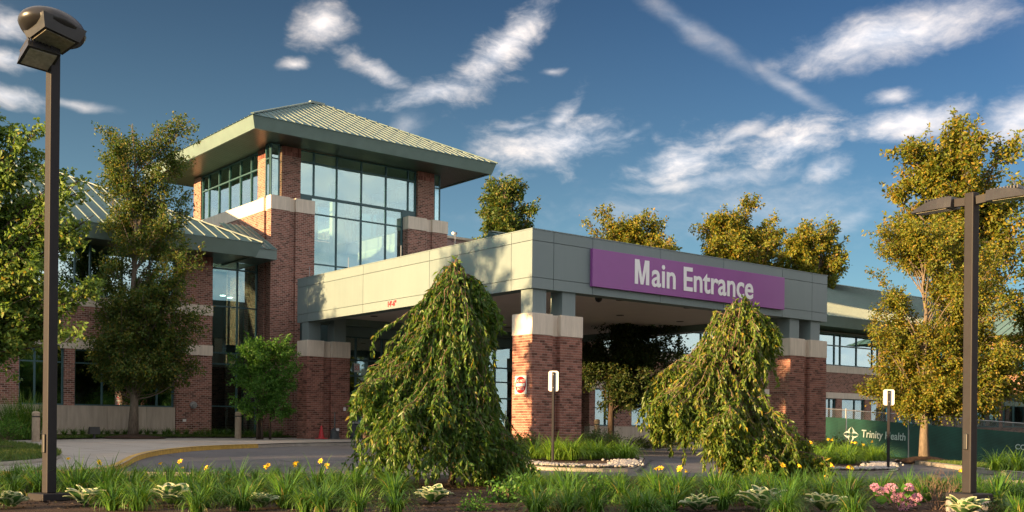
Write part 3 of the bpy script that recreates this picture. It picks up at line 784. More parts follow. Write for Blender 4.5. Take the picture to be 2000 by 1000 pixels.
def soldier(parent, x0, x1, y, z0, axis='x', n=None, h=.21):
    """a course of bricks on end, each brick of its own"""
    w_ = .072; n = int((x1-x0)/(w_+.010)); st = (x1-x0)/n
    for k in range(n):
        a = x0+k*st+.005
        b = MB()
        if axis == 'x': b.box(a, a+st-.010, y-.008, y+.03, z0, z0+h)
        else: b.box(y-.008, y+.03, a, a+st-.010, z0, z0+h)
        b.build('brick', M['soldier'], parent)
def hip_face_seams(mbs, a, b_, inward, run, rise, spacing, hip0=True, hip1=True, w=.045, h=.06):
    """seams up one roof slope; a->b eave line, inward = unit plan vector up the slope"""
    a = Vector(a); b_ = Vector(b_); L = (b_-a).length; d = (b_-a)/L
    n = int(L/spacing)
    for k in range(1, n+1):
        u = k*L/(n+1)
        r = run
        if hip0: r = min(r, u)
        if hip1: r = min(r, L-u)
        if r < .25: continue
        p0 = a+d*u; p1 = p0+Vector(inward)*r+Vector((0, 0, rise*r/run))
        mbs.append((p0, p1))

# ------------------------------------------------------------------ glass tower
TX0, TX1, TY0, TY1 = 22.0, 31.72, 45.0, 54.7
tower = empty('entrance_tower', (26.85, 49.85, 1.0), 'square brick and glass entrance tower under a hipped metal roof', 'tower')
gz = .3
b = MB()                                   # lower masonry: walls 0.4 thick, front open between the corner piers
b.box(TX0, TX0+.4, TY0+1.2, TY1, gz, 11.4)                    # left wall
b.box(TX1-.4, TX1, TY0+1.2, TY1, gz, 11.4)
b.box(TX0+.4, TX1-.4, TY1-.4, TY1, gz, 11.4)
b.build('wall', M['brick'], tower)
b = MB()
b.box(TX0-.003, 22.92, TY0-.003, TY0+.42, gz, 11.4); b.box(22.921, 23.229, TY0+.12, TY0+1.2, gz, 11.4); b.box(23.23, 24.2, TY0-.002, TY0+1.2, gz, 11.4)
b.box(TX0+.10, 22.92, TY0+.421, TY0+.70, gz, 11.4); b.box(TX0-.003, 22.92, TY0+.701, TY0+1.2, gz, 11.4)
b.build('corner_pier', M['brick'], tower)
b = MB()
b.box(29.35, 30.45, TY0, TY0+1.2, gz, 11.4); b.box(30.451, 30.799, TY0+.12, TY0+1.2, gz, 11.4); b.box(30.80, TX1+.003, TY0, TY0+1.2, gz, 11.4)
b.build('corner_pier', M['brick'], tower)
CZA, CZB = 11.404, 12.03
for x0, x1, y0, y1 in ((TX0-.03, 22.93, TY0-.03, TY0+.44), (23.22, 24.2, TY0-.03, TY0+1.2), (29.35, 30.46, TY0-.03, TY0+1.2), (30.79, TX1+.03, TY0-.03, TY0+1.2),
                       (TX0-.03, 22.93, TY0+.70, TY0+1.25)):
    MB().box(x0, x1, y0, y1, CZA, CZB).build('cap_stone', M['stone'], tower, bevel=.008)
for x0, x1, y0, y1 in ((22.932, 23.218, TY0+.10, TY0+1.2), (30.462, 30.788, TY0+.10, TY0+1.2), (TX0+.08, 22.92, TY0+.442, TY0+.698)):
    MB().box(x0, x1, y0, y1, CZA, CZB-.02).build('cap_stone', M['stone'], tower)
ys = [TY0+1.252, 47.9, 49.6, 51.3, 53.0, TY1]
for i in range(5):
    MB().box(TX0-.02, TX0+.4, ys[i]+.003, ys[i+1]-.003, CZA, CZB-.03).build('band_stone', M['stone'], tower)
    MB().box(TX1-.4, TX1+.02, ys[i]+.003, ys[i+1]-.003, CZA, CZB-.03).build('band_stone', M['stone'], tower)
MB().box(TX0+.41, TX1-.41, TY1-.4, TY1+.02, CZA, CZB-.03).build('band_stone', M['stone'], tower)
# upper stage
UZ0, UZ1 = 12.0, 14.42
for (x0, x1) in ((22.66, 23.62), (30.12, 31.10)):
    up = MB().box(x0, x1, TY0+.30, TY0+.66, CZB, UZ1).build('upper_pier', M['brick'], tower)
    soldier(up, x0, x1, TY0+.30, UZ1-.22); soldier(up, x0, x1, TY0+.30, UZ1-.44)
for (x0, x1) in ((TX0+.30, TX0+.66), (TX1-.66, TX1-.30)):
    up = MB().box(x0, x1, TY0+1.0, TY0+2.03, CZB-.03, UZ1).build('upper_pier', M['brick'], tower)
    if x0 < 25: soldier(up, TY0+1.0, TY0+2.03, x0, UZ1-.22, 'y'); soldier(up, TY0+1.0, TY0+2.03, x0, UZ1-.44, 'y')
    up = MB().box(x0, x1, 53.7, TY1-.1, CZB-.03, UZ1).build('upper_pier', M['brick'], tower)
fc = [23.63, 24.39, 25.61, 26.96, 28.35, 29.64, 30.11]
glazing(tower, 'x', TY0+.50, fc, [12.33, 13.90, UZ1], M['glass_tower'], name='curtain_wall')
glazing(tower, 'x', TY0+.50, [24.22, 25.61, 26.96, 28.35, 29.33], [6.6, 9.20, 11.54, 12.329], M['glass_tower'], name='curtain_wall')
MB().box(23.64, 24.21, TY0+.44, TY0+.56, CZB+.002, 12.328).build('spandrel', M['mullion'], tower)
MB().box(29.34, 30.10, TY0+.44, TY0+.56, CZB+.002, 12.328).build('spandrel', M['mullion'], tower)
# glass corners
glazing(tower, 'x', TY0+.22, [22.06, 22.50], [CZB+.004, 13.75, UZ1], M['glass_tower'], fw=.05, fd=.08)
glazing(tower, 'y', TX0+.08, [TY0+.28, TY0+.72], [CZB+.004, 13.75, UZ1], M['glass_tower'], fw=.05, fd=.08)
glazing(tower, 'x', TY0+.40, [31.14, 31.52], [CZB+.004, 13.75, UZ1], M['glass_tower'], fw=.05, fd=.08)
sw = [TY0+2.05, 47.9, 49.1, 50.35, 51.6, 52.85, 53.68]
glazing(tower, 'y', TX0+.42, sw, [CZB-.02, 13.62, UZ1], M['glass_tower'])
glazing(tower, 'y', TX1-.42, sw, [CZB-.02, 13.62, UZ1], M['glass_tower'])
# back wall of the upper stage: cream inside, with openings
b = MB(); yb0, yb1 = TY1-.55, TY1-.25
bx = [22.4, 23.6, 25.1, 25.5, 27.0, 27.4, 28.9, 29.3, 30.6, 31.3]
for i in range(len(bx)-1):
    if i % 2 == 0: b.box(bx[i], bx[i+1], yb0, yb1, CZB, UZ1-.3)
b.box(22.4, 31.3, yb0, yb1, UZ1-.3, UZ1)
b.build('back_wall', M['white_in'], tower)
for i in range(1, len(bx)-1, 2):
    glazing(tower, 'x', (yb0+yb1)/2, [bx[i]+.002, bx[i+1]-.002], [CZB, UZ1-.302], M['glass_tower'])
# interior lining: cream east and north walls, floor, ceiling
MB().box(TX1-.46, TX1-.41, TY0+1.21, TY1-.41, 6.0, 11.39).build('interior_lining', M['cream'], tower)
MB().box(TX0+.41, TX1-.47, TY1-.46, TY1-.41, 6.0, 11.39).build('interior_lining', M['cream'], tower)
MB().box(TX0+.405, TX0+.45, TY0+1.21, TY1-.47, 6.0, 11.39).build('interior_lining', M['cream'], tower)
MB().box(TX0+.46, TX1-.47, TY0+1.0, TY1-.47, 5.8, 6.0).build('interior_floor', M['white_in'], tower)
MB().box(28.2, 28.5, 50.5, 50.8, 6.0, 14.40).build('interior_column', M['cream'], tower)
# roof
EO = 1.75; EX0, EX1, EY0, EY1 = TX0-EO, TX1+EO, TY0-EO, TY1+EO; EZ0, EZ1 = 14.44, 14.92; APZ = 18.15
acx, acy = (EX0+EX1)/2, (EY0+EY1)/2
b = MB(); b.box(EX0+.25, EX1-.25, EY0+.25, EY1-.25, EZ0, EZ0+.06)
b.build('soffit', M['soffit'], tower)
b = MB(); t0 = .16
lo = [(EX0+t0, EY0+t0), (EX1-t0, EY0+t0), (EX1-t0, EY1-t0), (EX0+t0, EY1-t0)]; hi = [(EX0, EY0), (EX1, EY0), (EX1, EY1), (EX0, EY1)]
li = [(EX0+.26, EY0+.26), (EX1-.26, EY0+.26), (EX1-.26, EY1-.26), (EX0+.26, EY1-.26)]
vs_ = [(x, y, EZ0-.04) for x, y in lo]+[(x, y, EZ1) for x, y in hi]+[(x, y, EZ0-.04) for x, y in li]+[(x, y, EZ1-.02) for x, y in li]
fs_ = []
for k in range(4):
    k2 = (k+1) % 4
    fs_ += [(k, k2, 4+k2, 4+k), (8+k, 12+k, 12+k2, 8+k2), (k, 8+k, 8+k2, k2), (4+k, 4+k2, 12+k2, 12+k)]
b.add(vs_, fs_); b.build('fascia', M['fascia'], tower)
rb = MB(); e2 = .04
rc = [(EX0-e2, EY0-e2, EZ1+.004), (EX1+e2, EY0-e2, EZ1+.004), (EX1+e2, EY1+e2, EZ1+.004), (EX0-e2, EY1+e2, EZ1+.004)]
rb.add(rc+[(acx-.35, acy, APZ), (acx+.35, acy, APZ)], [(0, 1, 5, 4), (1, 2, 5), (2, 3, 4, 5), (3, 0, 4), (3, 2, 1, 0)])
roof = rb.build('roof', M['roof'], tower)
run = acy-EY0; rise = APZ-EZ1
seams = []
hip_face_seams(seams, (EX0, EY0, EZ1), (EX1, EY0, EZ1), (0, 1, 0), run, rise, .41)
hip_face_seams(seams, (EX0, EY1, EZ1), (EX0, EY0, EZ1), (1, 0, 0), acx-EX0-.3, rise, .41)
hip_face_seams(seams, (EX1, EY0, EZ1), (EX1, EY1, EZ1), (-1, 0, 0), acx-EX0-.3, rise, .41)
hip_face_seams(seams, (EX1, EY1, EZ1), (EX0, EY1, EZ1), (0, -1, 0), run, rise, .41)
for p0, p1 in seams: MB().bar(p0, p1, .028, .055).build('roof_seam', M['seam'], roof)
sgm = MB(); k = 0
for p0, p1 in seams[:60]:                              # snow guards, staggered between the seams
    L = (p1-p0).length; d = (p1-p0)/L; s = .7+(k % 2)*.55
    while s < L-.2:
        q = p0+d*s; sgm.bar(q+Vector((.02, 0, 0)), q+Vector((.19, 0, 0)), .05, .07); s += 1.1
    k += 1
tag(sgm.build('snow_guards', M['seam'], roof), kind='stuff')
for c in rc: MB().bar(Vector(c)+Vector((0, 0, .02)), (acx+(-.35 if c[0] < acx else .35), acy, APZ+.02), .14, .05).build('hip_cap', M['fascia'], roof)
MB().bar((acx-.4, acy, APZ), (acx+.4, acy, APZ), .22, .12).build('ridge_cap', M['seam'], roof)

# ------------------------------------------------------------------ left wing
LW0, LY = -14.0, 45.0
left = empty('left_wing', (8.0, 48.0, 1.0), 'long two-storey brick wing with a hipped metal roof left of the tower', 'building')
zs = dict(g=.9, base=2.33, w1=4.60, b1=5.05, b2=6.34, w2=6.78, top=9.0)
wins1 = [(-11.5, -7.2), (-6.8, -2.6), (-2.2, 2.0), (2.4, 6.6), (7.0, 9.9), (11.38, 13.09), (13.49, 17.62)]
X_END = 19.25
edges = []
b = MB()
prev = LW0
for a, c in wins1:                                      # brick piers between the lower windows
    b.box(prev, a, LY, LY+.35, zs['base'], zs['w1']); prev = c
b.box(prev, X_END, LY, LY+.35, zs['base'], zs['w1'])
b.box(LW0, 17.64, LY+.002, LY+.35, zs['b1'], zs['b2'])
b.box(LW0, -11.5, LY, LY+.35, zs['w2'], zs['top'])
b.box(17.66, X_END, LY-.05, LY+.35, zs['g'], zs['base']-.001); b.box(17.66, X_END, LY-.05, LY-.001, zs['base'], zs['w1']); b.box(17.66, X_END, LY-.05, LY+.35, zs['b1'], zs['b2']); b.box(17.66, X_END, LY-.05, LY+.35, zs['w2'], zs['top'])
b.box(10.0, 11.3, LY-.02, LY+.35, zs['w2'], zs['top'])
b.box(X_END-.35, X_END, LY+.351, LY+1.5, zs['g'], zs['top'])
b.box(LW0, LW0+.35, LY+.351, LY+16, zs['g'], zs['top'])
wl = b.build('wall', M['brick'], left)
soldier(wl, 17.67, X_END, LY-.05, zs['top']-.25); soldier(wl, 17.67, X_END, LY-.05, zs['top']-.48)
x = LW0
while x < 17.6:
    x1 = min(x+1.6, 17.64)
    MB().box(x+.004, x1-.004, LY-.03, LY+.35, zs['w1']+.002, zs['b1']-.002).build('band_stone', M['stone'], left)
    MB().box(x+.004, x1-.004, LY-.03, LY+.35, zs['b2']+.002, zs['w2']-.002).build('band_stone', M['stone'], left)
    MB().box(x+.004, x1-.004, LY-.03, LY+.35, zs['g'], zs['base']-.004).build('base_stone', M['stone_base'], left)
    x = x1 if x1 < 17.64 else 99
for z0, z1 in ((zs['w1'], zs['b1']), (zs['b2'], zs['w2'])):
    MB().box(17.655, 18.46, LY-.08, LY+.35, z0+.002, z1-.002).build('band_stone', M['stone'], left)
    MB().box(18.465, X_END+.02, LY-.08, LY+.35, z0+.002, z1-.002).build('band_stone', M['stone'], left)
for a, c in wins1:
    n_ = max(2, round((c-a)/1.45)); cols = [a+(c-a)*i/n_ for i in range(n_+1)]
    if abs(a-11.38) < .01: cols = [a, 12.0, 12.85-.2, c]
    if abs(a-13.49) < .01: cols = [a, 14.62, 15.85, 16.9, c]
    glazing(left, 'x', LY+.18, cols, [zs['base'], 4.05, zs['w1']], M['glass'])
# upper ribbon window
uc = [-11.4+1.2*i for i in range(18)]; uc = [u for u in uc if u < 9.9]+[9.98]
glazing(left, 'x', LY+.18, uc, [zs['w2'], zs['top']-.02], M['glass_light'])
uc = [11.32, 12.4, 13.5, 14.1, 15.4, 16.55, 17.64]
glazing(left, 'x', LY+.18, uc, [zs['w2'], zs['top']-.02], M['glass_light'])
# tall stair window between the wing and the tower
glazing(left, 'x', LY+1.35, [X_END+.01, 19.62, 21.02, 22.0-.01], [zs['g'], 2.45, 4.35, 4.85, 6.95, 8.65, 9.3], M['glass'])
# rooms behind
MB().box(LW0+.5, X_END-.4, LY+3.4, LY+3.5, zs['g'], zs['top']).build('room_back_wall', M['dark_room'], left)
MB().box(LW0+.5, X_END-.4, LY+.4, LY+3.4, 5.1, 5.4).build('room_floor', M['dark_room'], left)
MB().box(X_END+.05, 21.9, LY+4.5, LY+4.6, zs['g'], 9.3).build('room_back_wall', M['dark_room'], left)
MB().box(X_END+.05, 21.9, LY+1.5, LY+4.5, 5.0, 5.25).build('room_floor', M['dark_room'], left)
MB().box(X_END+.05, 21.9, LY+1.5, LY+4.5, 9.0, 9.1).build('room_ceiling', M['white_in'], left)
M['lamp_on'] = emit_mat('ceiling_lamp_glow', (1.0, .86, .62), 2.2)
for x, y, z in ((19.75, 47.4, 7.95), (20.6, 48.4, 7.9), (20.75, 47.3, 7.55), (21.5, 48.2, 7.6), (20.2, 48.6, 4.6)):
    MB().lathe((x, y, z), [(.13, 0), (.13, .03)], 12).build('ceiling_lamp', M['lamp_on'], left)
for x in (14.2, 15.3):
    MB().box(x-.5, x+.5, LY+2.2, LY+2.5, 4.5, 4.53).build('ceiling_lamp', M['dark_room'], left)
# roof of the wing
RX1, RY0, RZ0, RZ1 = 20.65, 43.0, 8.86, 9.40
slope = .48; depth = 9.0
b = MB(); b.box(LW0-1.5, RX1-.3, RY0+.25, LY+1.4, RZ0+.02, RZ0+.08); b.build('soffit', M['soffit'], left)
b = MB()
b.add([(LW0-2, RY0+.22, RZ0-.03), (RX1-.22, RY0+.22, RZ0-.03), (RX1, RY0, RZ1), (LW0-2, RY0, RZ1), (LW0-2, RY0+.30, RZ0-.03), (RX1-.30, RY0+.30, RZ0-.03), (RX1-.30, RY0+.30, RZ1-.02), (LW0-2, RY0+.30, RZ1-.02)],
      [(0, 1, 2, 3), (5, 4, 7, 6), (0, 4, 5, 1), (3, 2, 6, 7)])
b.add([(RX1-.22, RY0+.22, RZ0-.03), (RX1-.22, 46.6, RZ0-.03), (RX1, 46.6, RZ1), (RX1, RY0, RZ1), (RX1-.30, RY0+.30, RZ0-.03), (RX1-.30, 46.6, RZ0-.03), (RX1-.30, 46.6, RZ1-.02), (RX1-.30, RY0+.30, RZ1-.02)],
      [(0, 1, 2, 3), (4, 7, 6, 5), (0, 4, 5, 1), (3, 2, 6, 7)])
b.build('fascia', M['fascia'], left)
hz = RZ1+depth*slope
b = MB(); b.add([(LW0-2, RY0-.03, RZ1+.004), (RX1+.03, RY0-.03, RZ1+.004), (RX1-depth, RY0+depth, hz), (LW0-2, RY0+depth, hz), (RX1+.03, RY0+2*depth, RZ1+.004), (LW0-2, RY0+2*depth, RZ1+.004)],
      [(0, 1, 2, 3), (1, 4, 2), (3, 2, 4, 5)])
lr = b.build('roof', M['roof'], left)
seams = []
hip_face_seams(seams, (LW0-2, RY0, RZ1), (RX1, RY0, RZ1), (0, 1, 0), depth, depth*slope, .52, hip0=False)
hip_face_seams(seams, (RX1, RY0, RZ1), (RX1, RY0+2*depth, RZ1), (-1, 0, 0), depth, depth*slope, .52)
for p0, p1 in seams: MB().bar(p0, p1, .04, .07).build('roof_seam', M['seam'], lr)
MB().bar((RX1, RY0, RZ1+.02), (RX1-depth, RY0+depth, hz+.02), .16, .06).build('hip_cap', M['seam'], lr)
# little roof over the stair window, tucked against the tower
b = MB(); b.add([(20.9, 44.35, 9.0), (21.98, 44.35, 9.0), (21.98, 44.35, 9.42), (20.6, 44.35, 9.42), (20.9, 46.3, 9.0), (21.98, 46.3, 9.0)], [(0, 1, 2, 3), (0, 4, 5, 1)])
b.build('fascia', M['fascia'], left)
b = MB(); b.add([(20.5, 44.30, 9.425), (21.99, 44.30, 9.425), (21.99, 47.3, 10.9), (20.5, 47.3, 10.9)], [(0, 1, 2, 3)]); lr2 = b.build('roof', M['roof'], left)
for k in range(5): MB().bar((20.75+.3*k, 44.3, 9.43), (20.75+.3*k, 47.3, 10.9), .03, .05).build('roof_seam', M['seam'], lr2)
# fittings on the brick end pier
fd_ = empty('hose_connection', (18.45, 44.9, 2.2), 'round chrome hose connection on the dark brick end pier', 'fitting')
MB().tube([(18.42, 44.99, 2.45), (18.42, 44.87, 2.45)], [.16, .15], 16).build('flange', M['steel'], fd_, smooth=False)
MB().tube([(18.42, 44.93, 2.45), (18.42, 44.78, 2.43)], [.09, .085], 12).build('spout', M['steel'], fd_)
tag(MB().box(17.95, 18.10, 44.90, 44.949, 1.72, 1.84).build('wall_outlet', M['alu'], None, bevel=.008), 'small pale electrical outlet box low on the dark brick pier', 'outlet')

# ------------------------------------------------------------------ entrance lobby behind the canopy
lob = empty('entrance_lobby', (30, 43, .9), 'dark glazed entrance lobby under the rear of the canopy', 'lobby')
lc = [23.7, 24.75, 26.1, 27.4, 28.7, 30.0, 31.3, 32.6, 33.9, 34.55]
glazing(lob, 'x', 42.1, lc, [.75, 3.05, 3.85, 4.55, 5.6], M['glass'], fw=.07, name='glazed_front')
MB().box(23.6, 37.0, 42.0, 42.3, 5.6, 7.0).build('fascia', M['fascia'], lob)
MB().box(23.5, 23.69, 41.42, 45.0, .7, 6.9).build('end_wall', M['mullion'], lob)
MB().box(34.56, 37.0, 42.0, 42.3, .4, 5.6).build('brick_wall', M['brick'], lob)
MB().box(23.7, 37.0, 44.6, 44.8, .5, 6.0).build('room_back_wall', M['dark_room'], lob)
MB().box(23.7, 37.0, 42.31, 44.99, 6.9, 7.1).build('roof', M['fascia'], lob)
s3 = empty('door_number_sign', (24.9, 42.0, 3.95), 'small white S3 sign fixed to the glass beside the entrance', 'sign')
MB().box(24.62, 24.92, 42.02, 42.035, 4.02, 4.40).build('plate', M['white'], s3)
text('lettering', 'S3', M['red'], .26, (24.77, 42.012, 4.12), ROT_FRONT, s3, ext=.003, ax='CENTER')

# ------------------------------------------------------------------ right wing
rw = empty('right_wing', (55, 42, .3), 'long two-storey brick wing with ribbon windows right of the canopy', 'building')
RX0_, RXE, RY_ = 37.0, 92.0, 40.0
q = dict(g=-1.2, base=1.75, w1=3.66, b1=4.02, b2=5.27, w2=5.70, top=7.75)
b = MB(); prev = RX0_; lows = []
x = 37.35
wl_ = [1.35, 2.0, 2.0]
pat = [(37.4, 38.55), (40.0, 41.6), (42.15, 43.9), (44.5, 46.3), (46.9, 48.7), (49.3, 51.1), (51.7, 53.4), (54.0, 55.7), (56.3, 57.9), (58.5, 61.0), (61.7, 64.0), (64.6, 67.0), (67.6, 70.0)]
for a, c in pat:
    b.box(prev, a, RY_, RY_+.35, q['base'], q['w1']); prev = c
b.box(prev, 71.9, RY_, RY_+.35, q['base'], q['w1'])
b.box(RX0_, 71.9, RY_+.002, RY_+.35, q['b1'], q['b2'])
b.box(RX0_, RX0_+.35, RY_+.351, RY_+12, q['g'], q['top'])
b.box(RX0_, 37.8, RY_, RY_+.35, q['w2'], q['top'])
b.build('wall', M['brick'], rw)
x = RX0_
while x < 71.9:
    x1 = min(x+2.2, 71.9)
    MB().box(x+.005, x1-.005, RY_-.03, RY_+.35, q['w1']+.002, q['b1']-.002).build('band_stone', M['stone'], rw)
    MB().box(x+.005, x1-.005, RY_-.03, RY_+.35, q['b2']+.002, q['w2']-.002).build('band_stone', M['stone'], rw)
    MB().box(x+.005, x1-.005, RY_-.03, RY_+.35, q['g'], q['base']-.004).build('base_stone', M['stone_base'], rw)
    x = x1 if x1 < 71.9 else 999
for a, c in pat: glazing(rw, 'x', RY_+.15, [a, (a+c)/2+.25, c], [q['base'], q['w1']], M['glass'], fw=.07)
uc = [37.82]; k = 0
while uc[-1] < 70:
    uc.append(uc[-1]+(1.75, 1.75, .62)[k % 3]); k += 1
uc.append(71.88)
glazing(rw, 'x', RY_+.15, uc, [q['w2'], 6.95, q['top']-.02], M['glass_light'], fw=.075)
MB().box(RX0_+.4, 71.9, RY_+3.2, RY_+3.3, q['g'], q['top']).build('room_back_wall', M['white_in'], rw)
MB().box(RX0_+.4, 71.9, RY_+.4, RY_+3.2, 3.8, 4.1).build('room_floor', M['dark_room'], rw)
MB().box(RX0_+.4, 71.9, RY_+.4, RY_+3.2, q['top']-.05, q['top']+.1).build('room_ceiling', M['white_in'], rw)
rz0, rz1 = 7.86, 8.42; ry0 = 38.1; rdep = 8.4; rx0 = 35.6
MB().box(rx0+.3, 73, ry0+.25, RY_+.4, rz0, rz0+.06).build('soffit', M['soffit'], rw)
b = MB(); b.add([(rx0, ry0+.2, rz0-.04), (73, ry0+.2, rz0-.04), (73, ry0, rz1), (rx0, ry0, rz1), (rx0, ry0+.28, rz0-.04), (73, ry0+.28, rz0-.04), (73, ry0+.28, rz1-.02), (rx0, ry0+.28, rz1-.02)], [(0, 1, 2, 3), (5, 4, 7, 6), (0, 4, 5, 1), (3, 2, 6, 7)])
b.build('fascia', M['fascia'], rw)
rh = rz1+rdep*.45
b = MB(); b.add([(rx0, ry0-.03, rz1+.004), (84, ry0-.03, rz1+.004), (84, ry0+rdep, rh), (rx0, ry0+rdep, rh), (rx0, ry0+2*rdep, rz1), (84, ry0+2*rdep, rz1)], [(0, 1, 2, 3), (3, 2, 5, 4), (0, 3, 4)])
rr_ = b.build('roof', M['roof'], rw)
seams = []; hip_face_seams(seams, (rx0, ry0, rz1), (78, ry0, rz1), (0, 1, 0), rdep, rdep*.45, .42, hip0=False, hip1=False)
for p0, p1 in seams: MB().bar(p0, p1, .04, .06).build('roof_seam', M['seam'], rr_)
MB().bar((rx0, ry0+rdep, rh), (84, ry0+rdep, rh), .3, .06).build('ridge_cap', M['seam'], rr_)
# cross wing at the far right
cw = empty('cross_wing', (80, 42, 0), 'projecting brick end block with a pale sunlit metal roof beyond the trees', 'building')
b = MB(); b.box(72, 90, 34, 52, -2, 8.0); b.build('wall', M['brick'], cw)
for k in range(3): glazing(cw, 'y', 71.9, [34.8+2*k, 35.8+2*k, 36.5+2*k], [2.0, 4.2], M['glass'], fw=.08)
for k in range(3): glazing(cw, 'y', 71.9, [34.8+2*k, 35.8+2*k, 36.5+2*k], [5.6, 7.4], M['glass_light'], fw=.08)
for k in range(6): glazing(cw, 'x', 33.9, [73+2.6*k, 74.2+2.6*k, 75.2+2.6*k], [5.6, 7.4], M['glass_light'], fw=.08)
b = MB(); b.add([(70.4, 32.4, 8.1), (91.6, 32.4, 8.1), (91.6, 53.6, 8.1), (70.4, 53.6, 8.1), (80, 42, 12.6), (82, 44, 12.6)], [(0, 1, 5, 4), (1, 2, 5), (2, 3, 4, 5), (3, 0, 4), (3, 2, 1, 0)])
cr_ = b.build('roof', M['roof'], cw)
seams = []; hip_face_seams(seams, (70.4, 53.6, 8.1), (70.4, 32.4, 8.1), (1, 0, 0), 9.6, 4.5, .6)
for p0, p1 in seams: MB().bar(p0, p1, .04, .07).build('roof_seam', M['fascia'], cr_)
# pale brick block rising behind the tower's right shoulder
rbk = empty('rear_block', (40, 62, .5), 'plain greyed brick block peeking out behind the right side of the tower', 'building')
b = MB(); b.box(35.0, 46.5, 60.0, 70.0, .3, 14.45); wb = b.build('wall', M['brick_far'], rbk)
MB().box(34.9, 46.6, 59.9, 70.1, 14.454, 14.62).build('coping', M['stone'], rbk)
glazing(rbk, 'x', 59.96, [42.6, 43.6, 44.6], [12.2, 13.1], M['glass'], fw=.10)
for x in (40.2, 42.0, 43.6): MB().lathe((x, 61.0, 14.62), [(.12, 0), (.12, .35), (.2, .36), (.2, .5)], 10).build('roof_vent', M['steel'], rbk)

# ------------------------------------------------------------------ road furniture
def ground_top(x, y, extra=0.0): return ground_z(x, y)+extra
def lamp_left():
    p = atd(97, 14.0); x, y, z0 = p.x, p.y, p.z+.03
    t = empty('lamp_post', (x, y, z0), 'tall square dark lamp post with an oval floodlight head beside the green maple', 'lamp post')
    t.rotation_euler = (0, 0, R(14))
    def L(b, name, mat, **kw): return b.build(name, mat, t, local=True, **kw)
    L(MB().box(-.19, .19, -.19, .19, 0, .10), 'base_plate', M['pole'], bevel=.012)
    L(MB().box(-.066, .066, -.066, .066, .10, 6.02), 'pole', M['pole'], bevel=.012)
    L(MB().box(-.092, -.0665, -.03, .03, .62, .86), 'hand_hole_cover', M['black'], bevel=.008)
    h = 6.02
    # oval shell: a flattened ellipsoid tilted towards the camera
    sh = MB(); prof = []
    for k in range(9):
        a = math.pi/2*k/8; prof.append((.43*math.cos(a)+.001, .21*math.sin(a)))
    prof = [(.30, -.10), (.40, -.06)]+prof
    sh.lathe((0, 0, 0), prof, 28, 1.0, .78)
    rm = Matrix.Translation((-.06, -.08, h+.04)) @ Matrix.Rotation(R(8), 4, 'Y') @ Matrix.Rotation(R(-12), 4, 'X')
    s_ = L(sh, 'oval_shell', M['pole_head'], smooth=True); s_.data.transform(rm)
    hs = MB(); hs.add([(-.24, -.24, -.19), (.24, -.24, -.19), (.24, .16, -.19), (-.24, .16, -.19), (-.30, -.30, -.02), (.30, -.30, -.02), (.30, .2, -.02), (-.30, .2, -.02)],
        [(3, 2, 1, 0), (4, 5, 6, 7), (0, 1, 5, 4), (1, 2, 6, 5), (2, 3, 7, 6), (3, 0, 4, 7)])
    s_ = L(hs, 'lens_housing', M['pole_head']); s_.data.transform(rm)
    s_ = L(MB().box(-.20, .20, -.20, .12, -.197, -.191), 'lens', M['lens']); s_.data.transform(rm)
    L(MB().box(-.03, .03, -.03, .03, h-.01, h+.12), 'bracket', M['pole'])
    # smaller finned floodlight on the side
    fl = Matrix.Translation((-.22, -.02, h-.32)) @ Matrix.Rotation(R(-34), 4, 'X')
    hb = MB(); hb.add([(-.24, -.17, -.10), (.20, -.17, -.10), (.20, .15, -.10), (-.24, .15, -.10), (-.15, -.10, .10), (.12, -.10, .10), (.12, .12, .10), (-.15, .12, .10)],
        [(3, 2, 1, 0), (4, 5, 6, 7), (0, 1, 5, 4), (1, 2, 6, 5), (2, 3, 7, 6), (3, 0, 4, 7)])
    s_ = L(hb, 'floodlight_body', M['pole_head']); s_.data.transform(fl)
    for k in range(7):
        s_ = L(MB().box(-.14+.04*k, -.125+.04*k, -.11, .13, .08, .15), 'cooling_fin', M['pole_head']); s_.data.transform(fl)
    s_ = L(MB().box(-.20, .16, -.14, .12, -.107, -.101), 'lens', M['lens']); s_.data.transform(fl)
    L(MB().box(-.12, -.07, -.03, .03, h-.40, h-.30), 'bracket', M['pole'])
